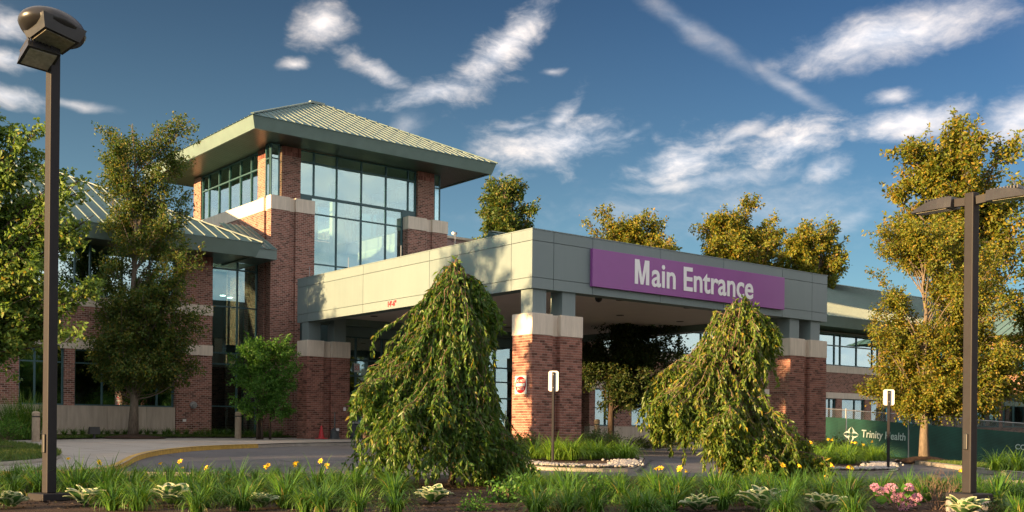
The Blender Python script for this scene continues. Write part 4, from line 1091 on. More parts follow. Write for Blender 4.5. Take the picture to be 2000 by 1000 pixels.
def lamp_right():
    p = atd(1894, 13.5); x, y, z0 = p.x, p.y, p.z+.03
    t = empty('lamp_post', (x, y, z0), 'shorter square dark lamp post with two flat heads, at the right edge', 'lamp post')
    t.rotation_euler = (0, 0, R(-8))
    def L(b, name, mat, **kw): return b.build(name, mat, t, local=True, **kw)
    L(MB().lathe((0, 0, 0), [(.27, 0), (.27, .13), (.25, .15)], 20), 'concrete_footing', M['kerb'])
    L(MB().box(-.20, .20, -.20, .20, .15, .24), 'base_plate', M['pole'], bevel=.015)
    L(MB().box(-.064, .064, -.064, .064, .24, 3.98), 'pole', M['pole'], bevel=.012)
    L(MB().box(-.092, -.0645, -.03, .03, .78, .98), 'hand_hole_cover', M['black'], bevel=.01)
    for s, az in ((-1, R(-84)), (1, R(-80))):
        d = Vector((math.cos(az)*s, math.sin(az)*s, 0))
        rm = Matrix.Rotation(math.atan2(d.y, d.x), 4, 'Z'); zz = 3.83
        ar = L(MB().bar((.07, 0, zz), (.24, 0, zz+.01), .07, .10), 'arm', M['pole']); ar.data.transform(rm)
        hd = MB()
        vs = []; n = 7
        for k in range(n):
            u = k/(n-1); w_ = .115+.02*math.sin(u*3.14); top = .115*(1-u**3)+.02; xx = .22+.56*u
            vs += [(xx, -w_, zz-.0), (xx, w_, zz-.0), (xx, w_*.8, zz+top), (xx, -w_*.8, zz+top)]
        fs = [(0, 3, 2, 1), ((n-1)*4, (n-1)*4+1, (n-1)*4+2, (n-1)*4+3)]
        for k in range(n-1):
            for e_ in range(4): fs.append((k*4+e_, k*4+(e_+1) % 4, (k+1)*4+(e_+1) % 4, (k+1)*4+e_))
        hd.add(vs, fs); h_ = L(hd, 'lamp_head', M['pole_head']); h_.data.transform(rm)
        for k in range(9):
            f_ = MB().box(.27+.04*k, .285+.04*k, -.08, .08, zz+.11, zz+.15).build('cooling_fin', M['pole_head'], h_, local=True); f_.data.transform(rm)
        ln = MB().box(.30, .72, -.085, .085, zz-.008, zz-.001).build('lens', M['lens'], h_, local=True); ln.data.transform(rm)
lamp_left(); lamp_right()

def post_sign(px, py, hpost, sw, shh, rz, label, spread=.11):
    p = at(px, py); p.z += .098
    t = empty('road_sign', p, label, 'sign'); t.rotation_euler = (0, 0, rz)
    z1 = hpost
    b = MB(); b.box(-.022, .022, -.012, .028, -.2, z1); b.box(-.036, .036, .0285, .034, -.2, z1)
    b.build('post', M['pole'], t, local=True)
    # rounded plate
    pl = []; r = .05
    for cx, cz, a0 in ((sw/2-r, z1+.03-r, 0), (-sw/2+r, z1+.03-r, 90), (-sw/2+r, z1+.03-shh+r, 180), (sw/2-r, z1+.03-shh+r, 270)):
        for k in range(5):
            a = R(a0+22.5*k); pl.append((cx+r*math.cos(a), cz+r*math.sin(a)))
    b = MB(); n = len(pl)
    b.add([(x, .036, z) for x, z in pl]+[(x, .041, z) for x, z in pl], [tuple(range(n)), tuple(range(2*n-1, n-1, -1))]+[(i, n+i, n+(i+1) % n, (i+1) % n) for i in range(n)])
    b.build('plate', M['alu'], t, local=True)
    for zz in (z1-.06, z1-shh+.12): MB().lathe((0, 0, 0), [(.012, 0), (.012, .008)], 8).build('bolt', M['steel'], t, local=True).data.transform(Matrix.Translation((0, -.0125, zz)) @ Matrix.Rotation(R(90), 4, 'X'))
post_sign(1079, 915, 2.26, .25, .50, R(-48), 'back of a small road sign on a thin post before the near brick pillar')
post_sign(1735, 924, 1.97, .27, .40, R(-50), 'back of a small road sign on a thin post before the green fence')

# round prohibition sign on the near pillar
dn = empty('do_not_enter_sign', (21.58, 26.5, 2.6), 'red and white DO NOT ENTER sign on the near brick pillar', 'sign')
zc_, yc_, hs_ = 2.93, 26.50, .29
MB().box(21.560, 21.572, yc_-hs_, yc_+hs_, zc_-hs_, zc_+hs_).build('plate', M['sign_white'], dn)
dk = MB().lathe((0, 0, 0), [(.268, 0), (.268, .005)], 40).build('disc', M['sign_red'], dn)
dk.data.transform(Matrix.Translation((21.559, yc_, zc_)) @ Matrix.Rotation(R(-90), 4, 'Y'))
MB().box(21.5495, 21.553, yc_-.225, yc_+.225, zc_-.05, zc_+.05).build('bar', M['sign_white'], dn)
text('lettering', 'DO NOT', M['sign_white'], .118, (21.5525, yc_, zc_+.085), ROT_LEFT, dn, ext=.002, ax='CENTER', bold=.001)
text('lettering', 'ENTER', M['sign_white'], .118, (21.5525, yc_, zc_-.165), ROT_LEFT, dn, ext=.002, ax='CENTER', bold=.001)
tag(MB().box(23.25, 23.36, 40.505, 40.535, 2.25, 2.40).build('wall_plate', M['white'], None, bevel=.004), 'tiny white switch plate on the rear left brick pillar', 'switch plate')

def bollard(px, base, h, r, label):
    t = empty('bollard_light', base, label, 'bollard', 'bollard lights beside the drives')
    MB().lathe((0, 0, -.1), [(r*1.12, 0), (r*1.12, .12), (r, .125), (r, .1+h*.80)], 16).build('shaft', M['bollard'], t, local=True, smooth=False)
    MB().lathe((0, 0, h*.80+.002), [(r*.93, 0), (r*.93, h*.04)], 16).build('light_ring', M['black'], t, local=True)
    MB().lathe((0, 0, h*.843), [(r, 0), (r, h*.10), (r*.85, h*.14), (r*.45, h*.157), (.01, h*.16)], 16).build('cap', M['bollard'], t, local=True, smooth=False)
def bank(x, y): return bank_z(x, y)
p = atd(70, 37.0); bollard(70, (p.x, p.y, bank_z(p.x, p.y)), 1.02, .13, 'tan concrete bollard light by the tall grass on the left')
p = atd(465, 44.0); bollard(465, (p.x, p.y, bank_z(p.x, p.y)-.02), 1.10, .13, 'grey bollard light in front of the dark stair window')
p = at(1733, 899); bollard(1733, (p.x, p.y, p.z+.11), .95, .13, 'short brown bollard light before the green fence')
p = atd(1166, 50.0); bollard(1166, (p.x, p.y, p.z), 1.35, .13, 'dark bollard light seen past the near pillar, in the shade')

# ground floodlight in front of the left wing
p = atd(184, 41.0); z = bank_z(p.x, p.y)
t = empty('ground_floodlight', (p.x, p.y, z), 'black box floodlight on the ground by the stone base', 'floodlight')
MB().box(-.04, .04, -.04, .04, -.05, .16).build('stem', M['black'], t, local=True)
MB().add([(-.20, -.12, .14), (.20, -.12, .14), (.20, .12, .14), (-.20, .12, .14), (-.17, -.10, .42), (.17, -.10, .42), (.17, .10, .42), (-.17, .10, .42)], [(3, 2, 1, 0), (4, 5, 6, 7), (0, 1, 5, 4), (1, 2, 6, 5), (2, 3, 7, 6), (3, 0, 4, 7)]).build('housing', M['black'], t, local=True)
MB().box(-.15, .15, .121, .128, .18, .38).build('lens', M['lens'], t, local=True)

# cone, ash urn and bin beside the rear left pillar
WZ = ground_z(22.2, 40.3)+.137
t = empty('traffic_cone', (22.05, 40.25, WZ), 'plain red traffic cone at the foot of the rear left pillar', 'cone')
MB().box(-.19, .19, -.19, .19, 0, .035).build('base', M['cone'], t, local=True, bevel=.01)
MB().lathe((0, 0, .03), [(.135, 0), (.12, .05), (.032, .52), (.026, .525)], 18).build('cone_body', M['cone'], t, local=True, smooth=False)
t = empty('ash_receptacle', (22.65, 40.2, WZ), 'grey smokers ash receptacle with a slender neck by the pillar', 'ash urn')
MB().lathe((0, 0, 0), [(.22, 0), (.22, .06), (.19, .08), (.19, .30), (.20, .31), (.20, .34), (.14, .40), (.05, .46)], 20).build('drum', M['urn'], t, local=True, smooth=False)
MB().tube([(0, 0, .44), (0, 0, 1.12)], [.034, .026], 10).build('neck', M['urn'], t, local=True)
MB().box(-.02, .10, -.20, -.14, .34, .44).build('notice', M['white'], t, local=True)
t = empty('litter_bin', (23.95, 40.9, WZ), 'dark domed litter bin between the pillar and the glazed entrance', 'bin')
MB().lathe((0, 0, 0), [(.24, 0), (.26, .08), (.26, .62), (.28, .64)], 18).build('drum', M['urn'], t, local=True)
MB().lathe((0, 0, .66), [(.29, 0), (.29, .05), (.25, .10)], 18).build('rim', M['steel'], t, local=True)
MB().lathe((0, 0, .76), [(.24, 0), (.24, .18), (.18, .34), (.05, .42)], 18).build('dome', M['urn'], t, local=True)

# ------------------------------------------------------------------ screened construction fence
def fence_mat():
    m, n = new_mat('green_windscreen')
    g = n.n('ShaderNodeNewGeometry'); tc = n.n('ShaderNodeTexCoord')
    nz = n.n('ShaderNodeTexNoise', ins={'Vector': g.outputs['Position'], 'Scale': 1.3, 'Detail': 4.0})
    wv = n.n('ShaderNodeTexWave', wave_type='BANDS', bands_direction='DIAGONAL', ins={'Vector': g.outputs['Position'], 'Scale': 9.0, 'Distortion': 0.5})
    c = n.ramp(nz.outputs[0], [(0.3, (0.006, 0.040, 0.030)), (0.7, (0.012, 0.075, 0.055))])
    c = n.mix(0.25, c, wv.outputs[0], 'OVERLAY')
    b_ = n.n('ShaderNodeBsdfPrincipled', ins={'Base Color': c, 'Roughness': 0.7})
    finish(n, b_); return m
M['fence'] = fence_mat()
M['print'] = plain('pale_fence_print', (0.42, 0.52, 0.50), 0.7, var=0.05)
M['chain'] = None
fa = px_dir(1560, PP_Y)*50.5; fb = px_dir(2080, PP_Y)*50.5
fa = Vector((fa.x, fa.y, 0)); fb = Vector((fb.x, fb.y, 0)); fd = (fb-fa).normalized(); FL = (fb-fa).length
fn = Vector((-fd.y, fd.x, 0)); fn = -fn if fn.dot(FWD) > 0 else fn     # towards the camera
def fz(s): p = fa+fd*s; return ground_z(p.x, p.y)+.12
fence = empty('construction_fence', (fa.x+fd.x*FL/2, fa.y+fd.y*FL/2, fz(FL/2)), 'chain-link site fence covered with printed dark green windscreen', 'fence')
def fp(s, z, off=0.0): p = fa+fd*s+fn*off; return Vector((p.x, p.y, fz(s)+z))
bays = [0, 2.2, 5.1, 8.0, 10.9, FL]
for i in range(len(bays)-1):
    s0, s1 = bays[i]+.03, bays[i+1]-.03; k = 6; b = MB()
    for j in range(k+1):
        s = s0+(s1-s0)*j/k; wob = .012*math.sin(j*2.1+i)
        b.v += [tuple(fp(s, .06, .045+wob)), tuple(fp(s, 1.72, .045+wob*.5)), tuple(fp(s, .06, .041+wob)), tuple(fp(s, 1.72, .041+wob*.5))]
    for j in range(k):
        a = j*4; b.f += [(a, a+4, a+5, a+1), (a+2, a+3, a+7, a+6)]
    b.build('windscreen', M['fence'], fence)
for s in bays[:-1]+[FL-.01]:
    MB().tube([fp(s, -.2), fp(s, 2.18)], .03, 8).build('post', M['steel'], fence)
MB().tube([fp(0, 2.16), fp(FL, 2.16)], .021, 8).build('top_rail', M['steel'], fence)
MB().tube([fp(0, .03), fp(FL, .03)], .018, 6).build('bottom_rail', M['steel'], fence)
b = MB(); s = -.5                                       # chain-link mesh above the screen
while s < FL:
    for sg_ in (1, -1):
        s0 = s if sg_ > 0 else s+.45; s1 = s+.45 if sg_ > 0 else s
        b.bar(fp(max(min(s0, FL), 0), 1.70), fp(max(min(s1, FL), 0), 2.15), .006, .006)
    s += .09
tag(b.build('chain_link', M['steel'], fence), kind='stuff')
# the print on the screen: a four-petal emblem and the name
frot = Matrix((( -0.0, 0, 0), (0, 0, 0), (0, 0, 0)))
tdir = fd if fd.dot(RGT) > 0 else -fd
slope_ = (fz(8)-fz(4))/4.0
txv = Vector((tdir.x, tdir.y, slope_)).normalized(); tnv = Vector((fn.x, fn.y, 0)); tyv = tnv.cross(txv)
ROTF = Matrix((txv, tyv, tnv)).transposed()
def s_at(px):
    # parameter along the fence for a pixel column
    best = min(range(2000), key=lambda i: abs(((fa+fd*(FL*i/2000)).dot(_r)/((fa+fd*(FL*i/2000)).dot(FWD))*F_PX+PP_X)-px))
    return FL*best/2000
sa, sb = s_at(1681), s_at(1767)
cu = text('lettering', 'Trinity Health', M['print'], .5, (0, 0, 0), Matrix.Identity(3), None); xs_ = [v.co.x for v in cu.data.vertices]; wid = max(xs_)-min(xs_); bpy.data.objects.remove(cu)
sc = (sb-sa)/wid
text('lettering', 'Trinity Health', M['print'], .5, fp(sa, .90, .068), ROTF, fence, ext=.002, sx=sc, bold=.006)
text('lettering', 'CO', M['print'], .34, fp(s_at(1981), .92, .068), ROTF, fence, ext=.002, bold=.006)
b = MB(); ec = fp(s_at(1661), .98, .066); pet = .36
for a in range(4):
    ca, sa_ = math.cos(a*math.pi/2), math.sin(a*math.pi/2)
    for side in (1, -1):
        pts = []
        n_ = 8
        for k in range(n_+1):                          # outer edge of the petal
            u = k/n_; pts.append((.06+(pet-.06)*u, side*(.018+.155*math.sin(math.pi*u**.75)*(1-u*.35)) if u < 1 else 0))
        inn = []
        for k in range(n_+1):
            u = k/n_; inn.append((.06+(pet-.06)*u, side*(.012+.075*math.sin(math.pi*u**.75)*(1-u*.35)) if u < 1 else 0))
        vs = []
        for (x_, y_) in pts+inn:
            X_, Y_ = x_*ca-y_*sa_, x_*sa_+y_*ca
            vs.append(ec+txv*X_+tyv*Y_)
        fs = [(k, k+1, n_+1+k+1, n_+1+k) if side < 0 else (k, n_+1+k, n_+1+k+1, k+1) for k in range(n_)]
        b.add(vs, fs)
b.build('emblem', M['print'], fence)

# ------------------------------------------------------------------ plants
def unit(v): return v/np.maximum(np.linalg.norm(v, axis=1, keepdims=True), 1e-9)
def leaves_mesh(name, C, D, L, W, mat, fold=0.25, droop=0.0, r_=rng):
    """leaf blades: base points C, growing directions D, lengths L, widths W. Each leaf is two quads folded along the midrib"""
    n = len(C); D = unit(D)
    rv = unit(r_.normal(size=(n, 3))); S = unit(np.cross(D, rv)); N = np.cross(S, D)
    L = L[:, None]; W = W[:, None]
    tip = C+D*L+np.array([0, 0, -1])*L*droop
    mid = C+D*L*.48+N*W*fold*0.0
    a = mid+S*W*.5+N*W*fold; b = mid-S*W*.5+N*W*fold
    V = np.stack([C, a, tip, b], 1).reshape(-1, 3)
    i = np.arange(n)*4
    F_ = np.concatenate([np.stack([i, i+1, i+2], 1), np.stack([i, i+2, i+3], 1)])
    return np_mesh(name, V, F_, mat)
def bez(p0, p1, p2, n):
    return [((1-t)**2)*p0+2*t*(1-t)*p1+t*t*p2 for t in [k/n for k in range(n+1)]]
def crown_points(lobes, n, shell=.55):
    """points inside a set of ellipsoids (centre, radii), more of them near the outside"""
    vol = np.array([l[1][0]*l[1][1]*l[1][2] for l in lobes]); pick = rng.choice(len(lobes), n, p=vol/vol.sum())
    out = []
    for k in pick:
        c, r = lobes[k]; d = rng.normal(size=3); d /= np.linalg.norm(d)
        rad = rng.uniform(0, 1)**(1/3)*(1-shell)+shell*rng.uniform(.62, 1.0)
        out.append(np.array(c)+d*np.array(r)*min(rad, 1.0))
    return np.array(out)
def tree(name, label, base, height, trunk_r, lobes, leaf, nclump, per, lsize, csize, bark='bark', fork=.28, cat='tree', group=None, stems=1, limb=.10, lean=(0, 0), spray_up=.7):
    base = Vector(base); t = empty(name, base, label, cat, group)
    tb = MB(); H = height
    tops = []
    for s in range(stems):
        off = Vector((0, 0, 0)) if stems == 1 else Vector((rng.normal(0, .12), rng.normal(0, .12), 0))
        sp = Vector((lean[0], lean[1], 0)) if stems == 1 else Vector((rng.normal(0, .16), rng.normal(0, .16), 0))*H
        pts = []; m = 9
        for k in range(m+1):
            u = k/m
            pts.append(base+off+Vector((sp.x*u*u, sp.y*u*u, H*u*.93-.15*(k == 0)))+Vector((rng.normal(0, 1), rng.normal(0, 1), 0))*(.012*H*.5 if 0 < k else 0)*(.4 if k < 3 else 1))
        rad = [trunk_r*(1.35 if k == 0 else (1-k/m*.90))*(1 if k else 1) for k in range(m+1)]
        tb.tube(pts, rad, 9); tops.append(pts)
    trunk = tb.build('trunk', M[bark], t, smooth=True)
    nl = max(12, int(nclump/2.3))
    cl = crown_points(lobes, nl, .75)
    br = MB()
    C = []; D = []
    for c in cl:
        c = Vector(c); pts = tops[rng.integers(len(tops))]
        hz_ = (c.z-base.z); rad_ = math.hypot(c.x-base.x, c.y-base.y)
        start_h = min(max(hz_-rad_*.9-.15*H*rng.uniform(0, 1), fork*H*rng.uniform(.85, 1.15)), .9*H*.93)
        u = start_h/(H*.93)*9; k = min(int(u), 8); p0 = pts[k].lerp(pts[k+1], u-k)
        mid = p0.lerp(c, .5)+Vector((0, 0, -.04*H if hz_ < .5*H else .05*H))*rng.uniform(.2, 1)+Vector(rng.normal(0, .03*H, 3))
        L_ = (c-p0).length
        r0 = min(trunk_r*.5, max(.008, limb*trunk_r*(.6+L_*.45)))
        path = bez(p0, mid, c, 6)
        br.tube(path, [r0*(1-.14*i) for i in range(7)], 5, cap=False)
        ax = Vector((c.x-pts[k].x, c.y-pts[k].y, 0)); ax = ax.normalized() if ax.length > .01 else Vector((1, 0, 0))
        for q in range(8):                              # sprays along the outer part of the limb
            f = rng.uniform(.45, 1.0)*6; i0 = min(int(f), 5); s0 = path[i0].lerp(path[i0+1], f-i0)
            dr = (ax*rng.uniform(.1, .9)+Vector((0, 0, spray_up))*rng.uniform(.4, 1.2)+Vector(rng.normal(0, .55, 3))).normalized()
            ln = csize*rng.uniform(1.2, 2.6); e = s0+dr*ln
            br.tube([s0, s0.lerp(e, .5)+Vector((0, 0, ln*.08)), e], [r0*.35, r0*.25, .003], 3, cap=False)
            m_ = int(per*.62*rng.uniform(.5, 1.3)); ff = rng.uniform(.12, 1.08, m_)[:, None]
            G = np.array(s0)+(np.array(e)-np.array(s0))*ff+rng.normal(size=(m_, 3))*csize*.36*(1.15-.45*ff)
            C.append(G); D.append(np.array(dr)*.5+rng.normal(size=G.shape)*.75+np.array([0, 0, -.45]))
    br.build('branches', M[bark], t)
    C = np.concatenate(C); D = np.concatenate(D); n = len(C)
    me = leaves_mesh('crown', C, D, rng.uniform(.65, 1.25, n)*lsize, rng.uniform(.45, .62, n)*lsize, M[leaf])
    link('crown', me, None, t)
    return t
def lobes_px(depth, lst, thick=1.0):
    """crown lobes given by the pixel ellipse they fill at a distance"""
    out = []
    for cx, cy, rx, ry in lst:
        c = atd(cx, depth+rng.uniform(-.4, .4), cy); k = depth/F_PX
        r = rx*k; out.append(((c.x, c.y, c.z), (r*thick, r*thick, ry*k)))
    return out
def copy_tree(src, loc, label, group=None, rz=0.0, s=1.0):
    c = src.copy(); COL.objects.link(c); c.location = loc; c.rotation_euler = (0, 0, rz); c.scale = (s, s, s); c['label'] = label
    if group: c['group'] = group
    for ch in src.children:
        k = ch.copy(); COL.objects.link(k); k.parent = c; k.matrix_parent_inverse = ch.matrix_parent_inverse.copy()
    return c

# pear tree in front of the left wing
p = atd(260, 42.0); zb_ = bank_z(p.x, p.y)
tree('ornamental_pear', 'tall olive and gold pear tree in front of the left wing', (p.x, p.y, zb_), 13.0, .17,
     lobes_px(42, [(277, 225, 20, 44), (270, 300, 58, 55), (345, 270, 34, 52), (228, 270, 28, 38), (330, 370, 58, 60), (240, 370, 46, 60), (285, 460, 80, 60), (225, 530, 50, 60), (350, 545, 52, 65), (290, 610, 100, 60), (215, 650, 45, 50), (365, 650, 42, 60), (290, 700, 100, 42)], .85),
     'leaf_pear', 330, 120, .118, .34, fork=.13)
# bright maple reaching in from the left
p = atd(-130, 24.0)
tree('maple_tree', 'bright green leafy maple reaching in at the left edge', (p.x, p.y, p.z), 7.2, .16,
     lobes_px(24, [(20, 270, 70, 60), (-60, 300, 110, 110), (70, 350, 80, 60), (140, 420, 70, 75), (185, 540, 40, 50), (30, 440, 100, 60), (-80, 500, 120, 130), (60, 540, 110, 50), (175, 470, 35, 45), (40, 620, 110, 60), (150, 625, 55, 35), (115, 655, 42, 30)], .8),
     'leaf_maple', 330, 84, .125, .23, fork=.3, bark='bark_dark')
# multi-stem green shrub tree by the stair window
p = atd(510, 42.5); zb_ = bank_z(p.x, p.y)
tree('multi_stem_tree', 'fresh green multi-stem small tree in front of the tower base', (p.x, p.y, zb_), 3.6, .045,
     lobes_px(42.5, [(510, 690, 50, 34), (470, 720, 34, 34), (550, 715, 36, 50), (505, 750, 55, 30), (475, 775, 28, 24), (540, 785, 36, 28)], 1.0),
     'leaf_shrub', 110, 75, .105, .22, fork=.3, stems=6, bark='bark_dark')
# dark tree behind the canopy
p = atd(1193, 49.0)
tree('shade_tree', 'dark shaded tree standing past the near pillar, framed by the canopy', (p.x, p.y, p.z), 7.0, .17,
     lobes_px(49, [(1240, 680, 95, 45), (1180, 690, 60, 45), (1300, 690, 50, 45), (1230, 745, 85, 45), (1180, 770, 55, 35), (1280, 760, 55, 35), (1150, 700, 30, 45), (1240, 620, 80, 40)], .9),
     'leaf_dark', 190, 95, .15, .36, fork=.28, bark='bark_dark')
# big golden-green tree at right, before the fence
p = atd(1806, 38.5); 
tree('golden_tree', 'yellow green tree with a pale trunk and mulch ring before the green fence', (p.x, p.y, p.z+.1), 8.6, .165,
     lobes_px(38.5, [(1830, 480, 90, 36), (1755, 475, 55, 34), (1915, 500, 60, 46), (1870, 560, 100, 46), (1780, 590, 70, 36), (1725, 640, 45, 30), (1820, 660, 110, 40), (1930, 610, 60, 50), (1950, 680, 60, 45), (1880, 720, 100, 45), (1770, 735, 80, 36), (1810, 775, 115, 34), (1920, 770, 85, 36), (1715, 700, 46, 30), (1700, 755, 44, 26), (1975, 730, 50, 40), (1700, 560, 34, 30)], .85),
     'leaf_gold', 390, 120, .110, .30, fork=.22)
mr = MB(); mr.lathe((p.x, p.y, p.z+.06), [(1.05, 0), (.9, .09), (.4, .20), (.1, .23)], 20)
tag(mr.build('mulch_ring', M['mulch'], None, smooth=True), 'low brown mulch mound round the pale trunk before the fence', 'mulch')
p2 = atd(262, 42.0); mr = MB(); mr.lathe((p2.x, p2.y, bank_z(p2.x, p2.y)-.03), [(1.2, 0), (1.0, .08), (.4, .15), (.1, .17)], 20)
tag(mr.build('mulch_ring', M['mulch'], None, smooth=True), 'low brown mulch mound round the pear tree trunk', 'mulch')
# taller tree behind at right
def far_tree(name, label, px, depth, H, tr, lst, leaf, nc, per, ls, cs, group='tall trees beyond the building', bark='bark', fork=.3):
    p = atd(px, depth); return tree(name, label, (p.x, p.y, p.z-.1), H, tr, lobes_px(depth, lst, .9), leaf, nc, per, ls, cs, bark=bark, group=group, fork=fork)
far_tree('sycamore_tree', 'tall brown gold sycamore behind the right lamp post', 1875, 62, 18.5, .28,
    [(1870, 235, 36, 40), (1850, 300, 80, 50), (1935, 310, 60, 60), (1770, 330, 50, 55), (1850, 370, 110, 55), (1960, 390, 70, 70), (1745, 420, 45, 60), (1820, 440, 110, 50), (1930, 470, 90, 50)], 'leaf_gold', 210, 80, .26, .50, fork=.35)
p = atd(2110, 40); tree('sycamore_tree', 'golden tree leaning in from beyond the right edge', (p.x, p.y, p.z), 9.5, .2,
    lobes_px(40, [(2040, 520, 80, 60), (2010, 600, 60, 40), (2060, 650, 90, 60), (1990, 700, 60, 36), (2050, 750, 80, 40), (2080, 450, 90, 70)], .9), 'leaf_gold', 130, 80, .15, .34, fork=.3)
far_tree('background_tree', 'green gold tree top between the tower and the canopy', 990, 74, 17.5, .25,
    [(985, 375, 38, 36), (960, 405, 34, 40), (1020, 405, 34, 44), (990, 440, 60, 40), (990, 500, 70, 60)], 'leaf_pear', 190, 80, .24, .42)
far_tree('background_tree', 'rounded olive tree crown just above the purple board', 1235, 76, 15.0, .25,
    [(1185, 450, 62, 38), (1245, 458, 62, 36), (1305, 478, 46, 28), (1230, 500, 120, 40), (1150, 468, 34, 30)], 'leaf_gold', 230, 70, .23, .42)
far_tree('background_tree', 'spiky gold tree crown above the canopy, left of a smaller one', 1440, 78, 17.0, .25,
    [(1462, 425, 28, 32), (1415, 450, 55, 36), (1488, 455, 48, 34), (1450, 500, 100, 40), (1385, 462, 34, 30), (1530, 500, 40, 30)], 'leaf_gold', 210, 72, .23, .42)
far_tree('background_tree', 'small gold tree crown above the canopy right end', 1590, 76, 15.0, .22,
    [(1590, 460, 40, 32), (1625, 490, 34, 34), (1555, 490, 38, 36), (1600, 530, 62, 34)], 'leaf_gold', 150, 70, .23, .40)

# weeping cherries
def weeping(name, label, base, H, env, layered, n, leaf, lsize, trunk_r, bend, limbs=40, hang=16, lean=0.0):
    base = Vector(base); t = empty(name, base, label, 'tree')
    pts = [base+_r*(lean*(k/8)**1.5)+Vector((bend*math.sin(k*1.1)*.07, bend*math.cos(k*.9)*.05, H*.95*k/8-(.1 if k == 0 else 0))) for k in range(9)]
    MB().tube(pts, [trunk_r*(1.4 if k == 0 else 1-.085*k) for k in range(9)], 9).build('trunk', M['bark_dark'], t, smooth=True)
    rgt = np.array(_r[:]); fw_ = np.array(FWD[:])
    C = []; D = []; L = []; st = MB()
    def radius(u, az):
        # u: height fraction; az: angle, 0 = to the right of the picture
        e = env(u); c = math.cos(az)
        side = e[1] if c > 0 else e[0]
        r = side*abs(c)+.5*(e[0]+e[1])*(1-abs(c))
        return r*(1+.17*math.sin(3*az+7*u)+.12*math.sin(7*az-11*u))
    tufts = []
    for q in range(34):
        tufts.append((q*2.39996+rng.normal(0, .25), (1-.62*(q/34)**.8 if not layered else .24+.76*((q*.618) % 1)), rng.uniform(.55, 1.16)))
    for i in range(n):
        tf = tufts[rng.integers(len(tufts))]
        u0 = 1-abs(rng.normal(0, .34)) if not layered else rng.uniform(.22, 1)
        if u0 < .2: u0 = rng.uniform(.35, 1)
        u0 = min(1.0, max(.22, tf[1]+rng.normal(0, .045))); az = tf[0]+rng.normal(0, .24); k = tf[2]*rng.uniform(.62, 1.04)
        if rng.uniform() < .22: az = rng.uniform(0, 6.283); k = rng.uniform(.4, .95); u0 = rng.uniform(.4, 1)
        u1 = u0-(rng.uniform(.25, .95)*u0 if not layered else rng.uniform(.12, .30))
        u1 = max(u1, rng.uniform(.0, .08))
        m = max(5, int((u0-u1)*H/.10))
        hub = pts[min(int(u0*8*.97), 8)]
        path = []; r_start = radius(u0, az)*k
        top = base.z+u0*H
        path.append(Vector((hub.x, hub.y, top-.12*H*(.6 if layered else .4))))
        da = rng.normal(0, .25)
        for j in range(m+1):
            f = j/m; u = u0+(u1-u0)*f
            rr_ = radius(u, az)*k if not layered else r_start*(.55+.45*min(1, f*2.2))+.10*f*(1 if f > .3 else 0)
            if not layered: rr_ = r_start*(.45+.55*min(1, f*3))+(radius(u, az)*k-r_start)*min(1, f*1.3)*.9
            a_ = az+da*f+.05*math.sin(j*1.3+i)
            arch = .05*H*math.sin(min(1, f*3)*math.pi)
            dxy = rgt*(math.cos(a_)*rr_+lean*max(u, 0)**1.5)+fw_*math.sin(a_)*rr_
            path.append(Vector((base.x+dxy[0], base.y+dxy[1], base.z+u*H+arch)))
        st.tube(path, [max(.002, .011*(1-q/len(path))) for q in range(len(path))], 3, cap=False)
        P_ = np.array([p[:] for p in path]); seg = P_[1:]-P_[:-1]; sl = np.linalg.norm(seg, axis=1)
        for q in range(1, len(seg)):
            nl = max(1, int(sl[q]/.020))
            f = rng.uniform(0, 1, nl)[:, None]; c = P_[q]+seg[q]*f
            d = seg[q]/max(sl[q], 1e-6)*.7+rng.normal(size=(nl, 3))*.42+np.array([0, 0, -.55])
            C.append(c+rng.normal(size=(nl, 3))*.012); D.append(d)
    # arching limbs with short hanging sprays: they break the outline into tiers
    for i in range(limbs):
        u0 = .16+.82*((i*.618) % 1); az = i*2.39996+rng.normal(0, .3); rr_ = radius(min(u0, .97), az)*rng.uniform(.72, 1.16)
        hub = pts[min(int(max(u0-.12, .12)*8), 8)]; dxy = rgt*(math.cos(az)*rr_+lean*u0**1.5)+fw_*math.sin(az)*rr_
        end = Vector((base.x+dxy[0], base.y+dxy[1], base.z+u0*H-.05*H)); h0 = Vector((hub.x, hub.y, base.z+max(u0-.10, .1)*H))
        path = bez(h0, h0.lerp(end, .55)+Vector((0, 0, .13*H*rng.uniform(.6, 1.3))), end, 7)
        st.tube(path, [.016*(1-.11*q) for q in range(8)], 4, cap=False)
        for q in range(hang):
            f = rng.uniform(.35, 1.0)*7; i0 = min(int(f), 6); s0 = path[i0].lerp(path[i0+1], f-i0); ln = H*rng.uniform(.06, .17)
            o_ = Vector(rng.normal(0, .10, 3)); o_.z = 0; out_ = Vector((dxy[0], dxy[1], 0)).normalized()*rng.uniform(.0, .14)
            e = s0+o_+out_+Vector((0, 0, -ln)); e.z = max(e.z, base.z+.06)
            sp_ = [s0, s0.lerp(e, .35)+out_*.5+Vector((0, 0, .05*ln)), e]; st.tube(sp_, [.006, .004, .002], 3, cap=False)
            nl = int(ln/.0105); ff = rng.uniform(.05, 1, nl)[:, None]; c = np.array(s0)+(np.array(e)-np.array(s0))*ff+np.array(out_)*np.sin(ff*3.14)*.4+rng.normal(size=(nl, 3))*.018
            C.append(c); D.append(rng.normal(size=(nl, 3))*.5+np.array(out_)*2.5+np.array([0, 0, -.8]))
    st.build('branches', M['twig'], t)
    C = np.concatenate(C); D = np.concatenate(D); nn = len(C)
    me = leaves_mesh('crown', C, D, rng.uniform(.42, 1.28, nn)*lsize, rng.uniform(.30, .42, nn)*lsize, M[leaf], fold=.3, droop=.10)
    link('crown', me, None, t); return t
k1 = 18.8/F_PX
